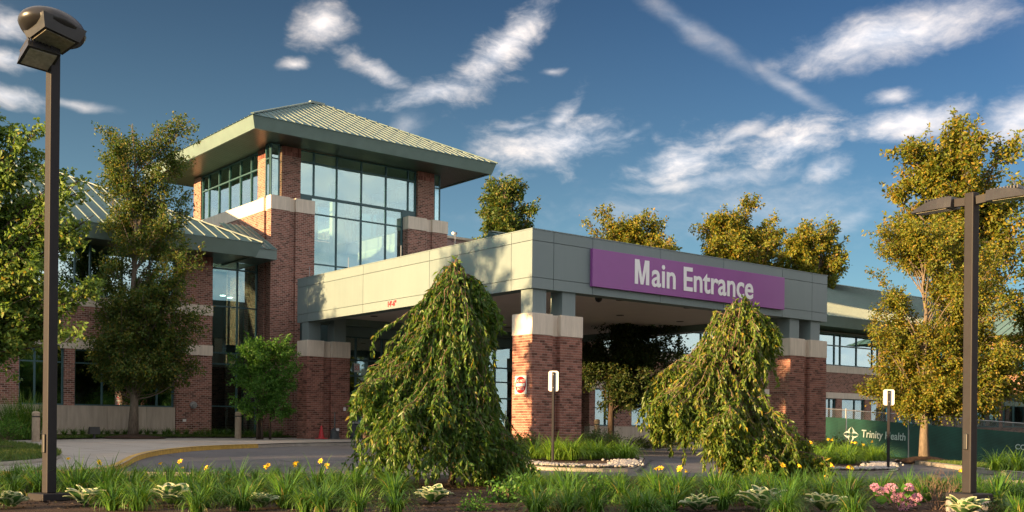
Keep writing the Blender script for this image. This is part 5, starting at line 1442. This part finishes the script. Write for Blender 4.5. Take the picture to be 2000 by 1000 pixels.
def env1(u):
    hs = np.array([0, .06, .25, .45, .62, .78, .90, .97, 1.0])
    return (np.interp(u, hs, np.array([215, 235, 200, 155, 128, 96, 68, 34, 8])*k1), np.interp(u, hs, np.array([132, 138, 108, 84, 80, 80, 66, 34, 10])*k1))
p = atd(884, 18.8); weeping('weeping_cherry', 'large weeping cherry hanging to the ground in front of the canopy', (p.x, p.y, p.z), 3.92, env1, False, 620, 'leaf_cherry', .118, .055, 1.0, 70, 18)
k2 = 19.6/F_PX
def env2(u):
    hs = np.array([0, .05, .2, .4, .6, .8, .93, 1.0])
    return (np.interp(u, hs, np.array([158, 170, 160, 128, 112, 92, 62, 22])*k2), np.interp(u, hs, np.array([128, 146, 150, 128, 98, 78, 56, 22])*k2))
p = atd(1408, 19.6); weeping('weeping_cherry', 'smaller layered weeping cherry in front of the purple board', (p.x, p.y, p.z), 3.36, env2, True, 700, 'leaf_cherry_gold', .112, .055, 1.3, 150, 26, lean=.34)

# shrubs: mounds of small leaves on short stems
def shrub(name, label, px, depth, wpx, hpx, leaf, ls=.05, nleaf=2600, zoff=.1, cat='shrub', group=None, squash=.8, zf=None):
    p = atd(px, depth); k = depth/F_PX; base = Vector((p.x, p.y, (zf or ground_z)(p.x, p.y)+zoff))
    t = empty(name, base, label, cat, group); w_ = wpx*k; h_ = hpx*k
    st = MB(); C = []; D = []
    nst = 46
    for i in range(nst):
        a = rng.uniform(0, 6.283); e = rng.uniform(0, 1)**.5*w_; hh = h_*(1-.55*(e/w_)**2)*rng.uniform(.75, 1.1)
        tip = base+Vector((math.cos(a)*e, math.sin(a)*e, hh)); b0 = base+Vector((math.cos(a)*e*.25, math.sin(a)*e*.25, -.03))
        path = bez(b0, b0.lerp(tip, .5)+Vector((0, 0, .1*h_)), tip, 4); st.tube(path, [.008, .007, .006, .004, .002], 3, cap=False)
        m = nleaf//nst; f = rng.uniform(.15, 1, m)**.7
        P_ = np.array([q[:] for q in path]); c = np.stack([np.interp(f*4, range(5), P_[:, j]) for j in range(3)], 1)+rng.normal(size=(m, 3))*ls*1.3
        C.append(c); D.append(rng.normal(size=(m, 3))*.7+np.array([math.cos(a)*.4, math.sin(a)*.4, .5]))
    st.build('stems', M['twig'], t)
    C = np.concatenate(C); C[:, 2] = np.maximum(C[:, 2], base.z+.01); D = np.concatenate(D); n = len(C)
    link('foliage', leaves_mesh('foliage', C, D, rng.uniform(.7, 1.3, n)*ls, rng.uniform(.35, .5, n)*ls, M[leaf]), None, t)
    return t
shrub('rounded_shrub', 'rounded grey green shrub right of the near pillar', 1172, 33.6, 44, 52, 'leaf_bush', .075, 4200)
shrub('rounded_shrub', 'purplish low shrub left of the near pillar', 1025, 31.5, 40, 42, 'leaf_bush', .07, 3000)
shrub('spreading_shrub', 'olive spreading shrub at the foot of the right pillar', 1640, 40.0, 52, 36, 'leaf_bush', .085, 3600)
shrub('spreading_shrub', 'small dark shrub against the left side of the right pillar', 1550, 39.0, 26, 26, 'leaf_bush', .08, 1800)
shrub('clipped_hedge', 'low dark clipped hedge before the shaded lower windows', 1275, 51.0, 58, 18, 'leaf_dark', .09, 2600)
shrub('leafy_plant', 'fresh light green leafy plant under the large cherry', 992, 14.6, 30, 34, 'leaf_shrub', .075, 420, .03)
shrub('leafy_plant', 'soft green seedling bush in the front bed near the centre', 1170, 14.4, 30, 42, 'leaf_shrub', .06, 620, .03)
shrub('leafy_plant', 'dark reddish rose stems among the lilies left of the cherry', 405, 15.2, 24, 50, 'leaf_bush', .045, 360, .03)
shrub('leafy_plant', 'small bluish seedling below the left edge of the large cherry', 705, 14.6, 18, 26, 'leaf_bush', .05, 260, .03)
for px_, d_, w_, h_, lf_, nm_ in ((250, 12.9, 16, 20, 'leaf_shrub', 'low leafy seedling between the two left hostas'), (600, 13.0, 18, 22, 'leaf_bush', 'dull green weed clump at the bottom edge left of the large cherry'), (930, 13.0, 22, 18, 'leaf_shrub', 'low bright ground cover on the mulch under the large cherry'),
                              (1085, 12.9, 18, 24, 'leaf_bush', 'small rose seedling right of the light leafy plant'), (1290, 12.8, 18, 18, 'leaf_shrub', 'low leafy seedling at the bottom edge between the cherries'), (1550, 12.9, 16, 20, 'leaf_bush', 'dull green weed between the two right hostas'), (1950, 12.9, 20, 26, 'leaf_bush', 'low weed clump in the bottom right corner')):
    shrub('seedling', nm_, px_, d_, w_, h_, lf_, .05, 300, .03, cat='seedling')
shrub('flower_bush', 'leafy bush at the far left beside the tall grass', 14, 36.0, 30, 40, 'leaf_shrub', .075, 1600, .1, zf=bank_z)

# arching grass-like clumps
def blades_mesh(name, n, L, W, spread, up, mat, seg=5, seed=1):
    r_ = np.random.default_rng(seed); V = []; Fc = []
    for i in range(n):
        a = r_.uniform(0, 6.283); ln = L*r_.uniform(.6, 1.15); e = r_.uniform(.15, 1)*spread; w_ = W*r_.uniform(.7, 1.2)
        b0 = np.array([math.cos(a), math.sin(a), 0])*r_.uniform(0, .09)*(L/.6); th = up*r_.uniform(.8, 1.1); pos = b0.copy(); k0 = len(V)
        a2 = a+r_.normal(0, .35); hd = np.array([math.cos(a2), math.sin(a2), 0]); sd_ = np.array([-math.sin(a2), math.cos(a2), 0])
        for s in range(seg+1):
            f = s/seg; ww = w_*(1-f**2.2)*.5+.0006
            V.append(pos+sd_*ww); V.append(pos-sd_*ww)
            pos = pos+(hd*math.cos(th)+np.array([0, 0, 1])*math.sin(th))*ln/seg
            th -= e*(1.0+f*1.1)/seg*2.0
        for s in range(seg):
            q = k0+s*2; Fc.append((q, q+1, q+3, q+2))
    V = np.array(V); V[:, 2] = np.maximum(V[:, 2], .004)
    return np_mesh(name, V, Fc, mat)
lily_m = [blades_mesh('foliage', 190, .74, .020, 1.45, 1.35, M['blade'], 6, 10+k) for k in range(5)]
lime_m = [blades_mesh('foliage', 130, .80, .022, 1.75, 1.25, M['blade_light'], 6, 30+k) for k in range(3)]
tall_m = [blades_mesh('foliage', 260, 1.7, .020, .85, 1.45, M['blade'], 7, 50+k) for k in range(2)]
strap_m = [blades_mesh('foliage', 110, .55, .018, 1.4, 1.3, M['blade'], 5, 60+k) for k in range(2)]
def flower_mesh():
    V = []; Fc = []
    for k in range(6):
        a = k*math.pi/3; c, s = math.cos(a), math.sin(a); k0 = len(V); w_ = .018 if k % 2 else .013
        for f, r, z, ww in ((0, .004, 0, .15), (.4, .022, .035, .9), (.75, .045, .050, 1.0), (1, .062, .040, .05)):
            for sg_ in (1, -1): V.append((c*r-s*ww*w_*sg_, s*r+c*ww*w_*sg_, z))
        for q in range(3): Fc.append((k0+q*2, k0+q*2+1, k0+q*2+3, k0+q*2+2))
    return np_mesh('flower', np.array(V), np.array(Fc), M['lily'])
lily_f = flower_mesh()
stem_m = MB().tube([(0, 0, 0), (.01, .005, .4), (.0, 0, .8)], [.005, .004, .003], 5).mesh('flower_stem', M['blade'])
def clump(name, p, z, meshes, label, cat, group, s=1.0, flowers=0, fh=.62):
    t = empty(name, (p.x, p.y, z), label, cat, group); t.rotation_euler = (0, 0, rng.uniform(0, 6.28)); t.scale = (s, s, s*rng.uniform(.9, 1.1))
    link('foliage', meshes[rng.integers(len(meshes))], None, t, local=True)
    for _ in range(flowers):
        a = rng.uniform(0, 6.28); r = rng.uniform(.02, .22); st = link('flower_stem', stem_m, None, t, local=True)
        h = fh*rng.uniform(.85, 1.15); st.location = (math.cos(a)*r, math.sin(a)*r, -.02); st.scale = (1, 1, h/.8); st.rotation_euler = (rng.normal(0, .10), rng.normal(0, .10), 0)
        f = link('flower', lily_f, None, t, local=True)
        mtx = st.rotation_euler.to_matrix(); tip = Vector(st.location)+mtx @ Vector((0, 0, h))
        f.location = tip; f.rotation_euler = (rng.uniform(.3, 1.1), rng.normal(0, .3), rng.uniform(0, 6.28)); f.scale = (1.15, 1.15, 1.15)
    return t
flow_px = [155, 330, 385, 500, 560, 645, 1255, 1345, 1545, 1590, 1655, 1870]
HOSTA_PX = (25, 170, 340, 512, 847, 1365, 1490, 1612, 1885)
def row(depths, px0, px1, step, label, meshes, group, s=1.0, zoff=.03, cat='daylily', flowers=True, skip=()):
    if depths[0] < 13.9: skip = tuple(skip)+tuple((q_-34, q_+34) for q_ in HOSTA_PX)
    x = px0
    while x < px1:
        d = rng.uniform(*depths); xx = x+rng.uniform(-.25, .25)*step
        if not any(a < xx < b_ for a, b_ in skip):
            p = atd(xx, d); nf = 1 if flowers and any(abs(xx-q_) < step*.5 for q_ in flow_px) else 0
            clump('daylily_clump', p, ground_z(p.x, p.y)+zoff, meshes, label, cat, group, s*rng.uniform(.85, 1.12), nf)
        x += step
seg_l = [(-40, 640, 'arching green daylily clump in the front bed left of the large cherry'), (640, 1040, 'green daylily clump below the large weeping cherry'),
         (1040, 1270, 'green daylily clump in the front bed between the two cherries'), (1270, 1540, 'green daylily clump below the smaller weeping cherry'), (1540, 2030, 'green daylily clump in the front bed right of the smaller cherry')]
for a, c, lb in seg_l:
    g_n = 'front bed daylilies, ' + lb.split('clump ')[1]
    row((12.2, 12.6), a+5, c, 62, lb, lily_m, g_n, .62, flowers=False, skip=((60, 130), (880, 1040), (1680, 1900)))
    row((13.0, 13.5), a+30, c, 58, lb, lily_m, g_n, .60, flowers=False, skip=((60, 130), (300, 380), (700, 1060), (1140, 1200), (1450, 1530), (1690, 1940)))
    row((14.1, 14.7), a+12, c, 58, lb, lily_m, g_n, .80, flowers=False, skip=((700, 760), (800, 930), (930, 1060), (1140, 1200), (1690, 1860)))
    row((15.2, 16.2), a, c, 56, lb, lily_m, g_n, .72, skip=((800, 1020),))
    row((16.8, 18.2), a+25, c, 54, lb, lily_m, g_n, .60, skip=((800, 1000),))
    row((19.2, 20.6), a+10, c, 52, lb, lily_m, g_n, .45, flowers=False, skip=((760, 1000),))
# lime daylilies on the islands
def island_row(ptsA, n, label, group, s=1.0, flowers=0, jit=.3):
    P_ = [Vector(q) for q in ptsA]
    for i in range(n):
        u = i/(n-1)*(len(P_)-1); k = min(int(u), len(P_)-2); q = P_[k].lerp(P_[k+1], u-k)+Vector((rng.normal(0, jit), rng.normal(0, jit)))
        clump('daylily_clump', Vector((q.x, q.y, 0)), ground_z(q.x, q.y)+.10, lime_m, label, 'daylily', group, s*rng.uniform(.85, 1.1), 1 if flowers and i % flowers == 0 else 0)
island_row([(19.0, 23.6), (19.4, 22.2), (20.4, 22.0), (22.0, 23.0), (23.6, 24.6), (24.3, 26.0)], 26, 'lime green daylily clump on the island around the near pillar', 'near island daylilies', 1.05)
island_row([(20.2, 24.6), (21.5, 24.4), (23.0, 25.2)], 10, 'lime green daylily clump on the island around the near pillar', 'near island daylilies', 1.05)
island_row([(24.5, 18.2), (27.5, 19.4), (30.6, 21.3), (34.0, 23.6), (36.6, 25.0)], 24, 'lime green daylily clump on the island by the right pillar', 'right island daylilies', 1.05, 6)
island_row([(27.0, 18.2), (30.6, 20.4), (33.6, 22.0), (36.6, 24.2)], 20, 'lime green daylily clump on the island by the right pillar', 'right island daylilies', 1.05, 5)
for px, d in ((1945, 27.0), (1968, 27.6), (1990, 27.2), (1958, 29.5), (1985, 30.0)):
    p = atd(px, d); clump('daylily_clump', p, ground_z(p.x, p.y)+.11, lime_m, 'lime green daylily clump at the right edge before the green fence', 'daylily', 'right edge daylilies', .95)
# dark lilyturf along the left wing
for i in range(30):
    x = 12.3+i*.34; y = 43.0+.10*(x-12)+rng.normal(0, .15)+.35
    clump('lilyturf_clump', Vector((x, y, 0)), bank_z(x, y), strap_m, 'dark green strappy lilyturf clump along the foot of the left wing', 'lilyturf', 'lilyturf along the left wing', .8)
for px, d in ((20, 38.4), (46, 38.8), (66, 39.2), (30, 39.6)):
    p = atd(px, d); clump('ornamental_grass', p, bank_z(p.x, p.y), tall_m, 'tall fountain of green ornamental grass at the left wall', 'ornamental grass', 'tall grass at the left wall', 1.0)

# hostas: variegated leaves, each its own part
def hosta_mat():
    m, n = new_mat('variegated_hosta')
    at_ = n.n('ShaderNodeAttribute', attribute_name='margin'); g = n.n('ShaderNodeNewGeometry')
    nz = n.n('ShaderNodeTexNoise', ins={'Vector': g.outputs['Position'], 'Scale': 60.0, 'Detail': 2.0})
    f = n.smooth(n.m('ADD', at_.outputs['Fac'], n.m('MULTIPLY', n.m('SUBTRACT', nz.outputs[0], .5), .5)), .60, .70)
    c = n.mix(f, (0.060, 0.150, 0.040, 1), (0.52, 0.56, 0.36, 1))
    b_ = n.n('ShaderNodeBsdfPrincipled', ins={'Base Color': c, 'Roughness': .45}); tl = n.n('ShaderNodeBsdfTranslucent', ins={'Color': c})
    finish(n, n.n('ShaderNodeMixShader', ins={0: .3, 1: b_.outputs[0], 2: tl.outputs[0]})); return m
M['hosta'] = hosta_mat()
def hosta_leaf(k):
    r_ = np.random.default_rng(90+k); V = []; mg = []; Fc = []; n = 7; L = .25; W = .072
    for s in range(n+1):
        f = s/n; w_ = W*(math.sin(math.pi*min(1, f**.8*.98+.02))**.8)*(1.1 if f > .1 else .6)+.002; x = .05+L*f*(1-.12*f*f); z = .02+.30*f*L*3.2*(1-.62*f)
        for j, v in enumerate((-1, -.5, 0, .5, 1)):
            V.append((x, w_*v+.008*math.sin(f*5+k)*0, z-.018*abs(v)*-1+.012*abs(v)-.05*f*abs(v)*.2)); mg.append(abs(v)*(.92 if f < .9 else 1.1)+.15*f*f)
    for s in range(n):
        for j in range(4):
            a = s*5+j; Fc.append((a, a+1, a+6, a+5))
    me = np_mesh('leaf', np.array(V), np.array(Fc), M['hosta'], True)
    at_ = me.attributes.new('margin', 'FLOAT', 'POINT'); at_.data.foreach_set('value', np.array(mg, np.float32)); return me
hl = [hosta_leaf(k) for k in range(3)]
def hosta(px, d, label, s=1.0):
    p = atd(px, d); t = empty('hosta', (p.x, p.y, ground_z(p.x, p.y)+.03), label, 'hosta')
    for k in range(34):
        o = link('leaf', hl[k % 3], None, t, local=True); ring = k/34
        o.rotation_euler = (rng.normal(0, .15), -.95*(1-ring)+rng.normal(0, .12)+.10, k*2.4+rng.normal(0, .2)); o.scale = [s*rng.uniform(.8, 1.2)*(.75+.35*ring)]*3
for px, d, lb, s in ((170, 13.1, 'variegated hosta just right of the left lamp post base', .95), (340, 13.2, 'large variegated hosta in the left part of the front bed', 1.1), (512, 12.9, 'variegated hosta in the bed left of the large cherry', .75),
                     (847, 14.0, 'variegated hosta at the trunk of the large cherry', 1.0), (1365, 13.1, 'low variegated hosta left of the tallest one on the right', .9), (1490, 13.4, 'tallest variegated hosta below the smaller cherry', 1.2),
                     (1612, 13.1, 'wide variegated hosta left of the pink hydrangea', 1.0), (1885, 12.7, 'variegated hosta at the foot of the right lamp post', 1.0), (25, 12.7, 'variegated hosta at the bottom left corner', .8)):
    hosta(px, d, lb, s)
# hydrangea
p = atd(1752, 13.7); hy = empty('hydrangea', (p.x, p.y, ground_z(p.x, p.y)+.03), 'pink flowering hydrangea near the right lamp post', 'hydrangea')
heads = [(1718, 960, 0.072), (1740, 954, 0.078), (1752, 972, 0.072), (1708, 951, 0.052), (1766, 962, 0.065), (1775, 952, 0.058), (1778, 978, 0.091), (1762, 990, 0.078), (1790, 972, 0.065)]
hst = MB()
for hx, hyy, r in heads:
    c = atd(hx, 13.7+rng.uniform(-.08, .08), hyy)
    n = 260; d = unit(rng.normal(size=(n, 3))); C_ = np.array(c)+d*r*np.array([1, 1, .8]); 
    me = leaves_mesh('flower_head', C_-d*.004, d*.5+unit(rng.normal(size=(n, 3))), np.full(n, .019), np.full(n, .017), M['pink']); link('flower_head', me, None, hy)
    hst.tube([(p.x, p.y, hy.location.z-.02), tuple(Vector((p.x, p.y, hy.location.z)).lerp(c, .5)+Vector((0, 0, .04))), tuple(c)], [.006, .005, .004], 5)
hst.build('stems', M['twig'], hy)
hlm = leaves_mesh('leaf', np.array([[0, 0, 0.]]), np.array([[1., 0, .2]]), np.array([.11]), np.array([.075]), M['leaf_shrub'])
for k in range(46):
    o = link('leaf', hlm, None, hy, local=True); a = rng.uniform(0, 6.28); r = rng.uniform(.03, .24)
    o.location = (math.cos(a)*r, math.sin(a)*r, rng.uniform(.08, .30)); o.rotation_euler = (rng.normal(0, .3), rng.uniform(-.2, .5), a+rng.normal(0, .4)); o.scale = [rng.uniform(.7, 1.2)]*3
# bare twiggy shrub
def twiggy(px, d, h, n, label):
    p = atd(px, d); t = empty('bare_shrub', (p.x, p.y, ground_z(p.x, p.y)+.03), label, 'shrub'); st = MB()
    def grow(q, dr, L, r, lev):
        pts = [q]; 
        for k in range(4):
            dr = (dr+Vector(rng.normal(0, .22, 3))).normalized(); pts.append(pts[-1]+dr*L/4)
        st.tube(pts, [r*(1-.17*k) for k in range(5)], 4, cap=False)
        if lev:
            for k in range(3): grow(pts[rng.integers(2, 5)], (dr+Vector(rng.normal(0, .6, 3))+Vector((0, 0, .15))).normalized(), L*rng.uniform(.45, .7), r*.6, lev-1)
    for k in range(n):
        a = rng.uniform(0, 6.28); grow(Vector((rng.normal(0, .05), rng.normal(0, .05), -.03)), Vector((math.cos(a)*.5, math.sin(a)*.5, 1)).normalized(), h*rng.uniform(.45, .7), .0065, 2)
    st.build('twigs', M['twig'], t, local=True)
twiggy(1832, 13.9, .62, 16, 'bare brown twiggy shrub beside the right lamp post'); twiggy(1655, 14.6, .42, 8, 'small bare twiggy shrub right of the smaller cherry')

# lawn grass near the walk
def turf(name, label, fn, n):
    V = []; Fc = []; k = 0
    for i in range(n):
        x, y, z = fn(); a = rng.uniform(0, 6.28); h = rng.uniform(.05, .10); w_ = .008
        dx, dy = math.cos(a)*w_, math.sin(a)*w_; lx, ly = rng.normal(0, .03), rng.normal(0, .03)
        V += [(x-dx, y-dy, z-.01), (x+dx, y+dy, z-.01), (x+lx, y+ly, z+h)]; Fc.append((k, k+1, k+2)); k += 3
    tag(link(name, np_mesh(name, np.array(V), np.array(Fc), M['turf'])), label, 'grass', kind='stuff')
def strip_pt():
    x = rng.uniform(2, 22.5); yb = np.interp(x, [4, 10, 14, 19, 22.6], [39.65, 40.75, 42.35, 43.35, 43.72])
    y = yb+rng.uniform(0.02, 1.2); return x, y, bank_z(x, y)
turf('lawn_grass', 'short mown grass strip in front of the left wing', strip_pt, 26000)
def isl_pt():
    while True:
        x = rng.uniform(cI.x-7, cI.x+7); y = rng.uniform(cI.y-7, cI.y+7); c = False; j = len(ISL)-1
        for i in range(len(ISL)):
            a, b_ = ISL[i], ISL[j]
            if (a[1] > y) != (b_[1] > y) and x < (b_[0]-a[0])*(y-a[1])/(b_[1]-a[1])+a[0]: c = not c
            j = i
        if c and x > 3.5: return x, y, ground_z(x, y)+.225
turf('lawn_grass', 'short mown grass on the small kerbed island at left', isl_pt, 16000)
def verge_pt():
    u = rng.uniform(0, 1); q = vp[int(u*(len(vp)-1))]; x = q.x+rng.uniform(.2, 3.5)*.77; y = q.y-rng.uniform(.0, 3.0)*.2+rng.uniform(0, 1.5)*0
    return x, y, ground_z(x, y)+.118
turf('lawn_grass', 'short mown grass on the verge before the green fence', verge_pt, 16000)
# bark chips and fallen leaves on the front bed
V = []; Fc = []; k = 0
for i in range(9000):
    d = rng.uniform(12.6, 19.5); q = px_dir(rng.uniform(-20, 2020), PP_Y)*d; z = ground_z(q.x, q.y)+.035; a = rng.uniform(0, 6.28); l_ = rng.uniform(.015, .045); w_ = l_*.4
    c, s = math.cos(a), math.sin(a); tz = rng.uniform(0, .02)
    V += [(q.x-c*l_, q.y-s*l_, z), (q.x+s*w_, q.y-c*w_, z+tz), (q.x+c*l_, q.y+s*l_, z+.006), (q.x-s*w_, q.y+c*w_, z+tz*.5)]; Fc.append((k, k+1, k+2, k+3)); k += 4
M['chips'] = leaf_mat('bark_chip', [(0, (.02, .012, .008)), (.6, (.07, .042, .028)), (.93, (.14, .09, .055)), (1, (.30, .20, .04))], .05, .9)
tag(link('bark_chips', np_mesh('bark_chips', np.array(V), np.array(Fc), M['chips'])), 'loose dark bark chips covering the front bed', 'bark chips', kind='stuff')

# trees beyond the left edge and behind the camera: they cast the long shade and show in the glass
shadow_src = tree('street_tree', 'broad tree on the lawn beyond the left edge, casting the evening shade', (-24.0, 20.0, .6), 8.6, .2,
    [((-24, 20, 5.2), (2.8, 3.4, 2.9)), ((-23.4, 17.5, 4.0), (2.2, 2.6, 2.4)), ((-24.2, 22.8, 4.2), (2.2, 2.6, 2.6)), ((-24, 20.4, 2.6), (2.4, 3.6, 1.6))], 'leaf_maple', 150, 90, .26, .62, fork=.15, group='trees beyond the left edge')
shadow_src.scale = (.68, .68, .68)
for i, (x, y, s) in enumerate(((-26, 11, .60), (-22, 4, .55), (-25, 27.5, .84), (-27, 34.5, 1.0), (-24, 41.0, 1.12), (-27, 48, 1.12), (-22, 45, 1.08), (-21, -3, .6))):
    copy_tree(shadow_src, (x, y, .6), 'broad tree on the lawn beyond the left edge, casting the evening shade', 'trees beyond the left edge', i*1.3, s)
tall_src = tree('street_tree', 'taller tree beyond the left edge, shading the side of the canopy', (-6.0, 31.2, .7), 12.2, .24,
    [((-6, 31.0, 9.6), (1.6, 1.9, 1.5)), ((-6, 29.2, 8.9), (1.5, 1.6, 1.2)), ((-6, 31.0, 7.4), (2.0, 2.0, 1.4))], 'leaf_maple', 110, 100, .20, .42, fork=.5, group='taller trees beyond the left edge')
copy_tree(tall_src, (-4.0, 43.2, .7), 'taller tree beyond the left edge, shading the side of the canopy', 'taller trees beyond the left edge', 0.0, 1.0)
for i, (x, y, s) in enumerate(((20, -14, 1.05), (26, -17, 1.15), (31.5, -15, 1.1), (37, -18, 1.2), (43, -15, 1.1), (28.8, -20, 1.35), (34.4, -22, 1.4), (23, -21, 1.35), (40, -22, 1.4), (49, -18, 1.2), (56, -16, 1.1), (8, -24, 1.1))):
    copy_tree(shadow_src, (x, y, .4), 'broad tree behind the viewpoint, mirrored in the left wing windows', 'trees behind the viewpoint', i*.9, s)
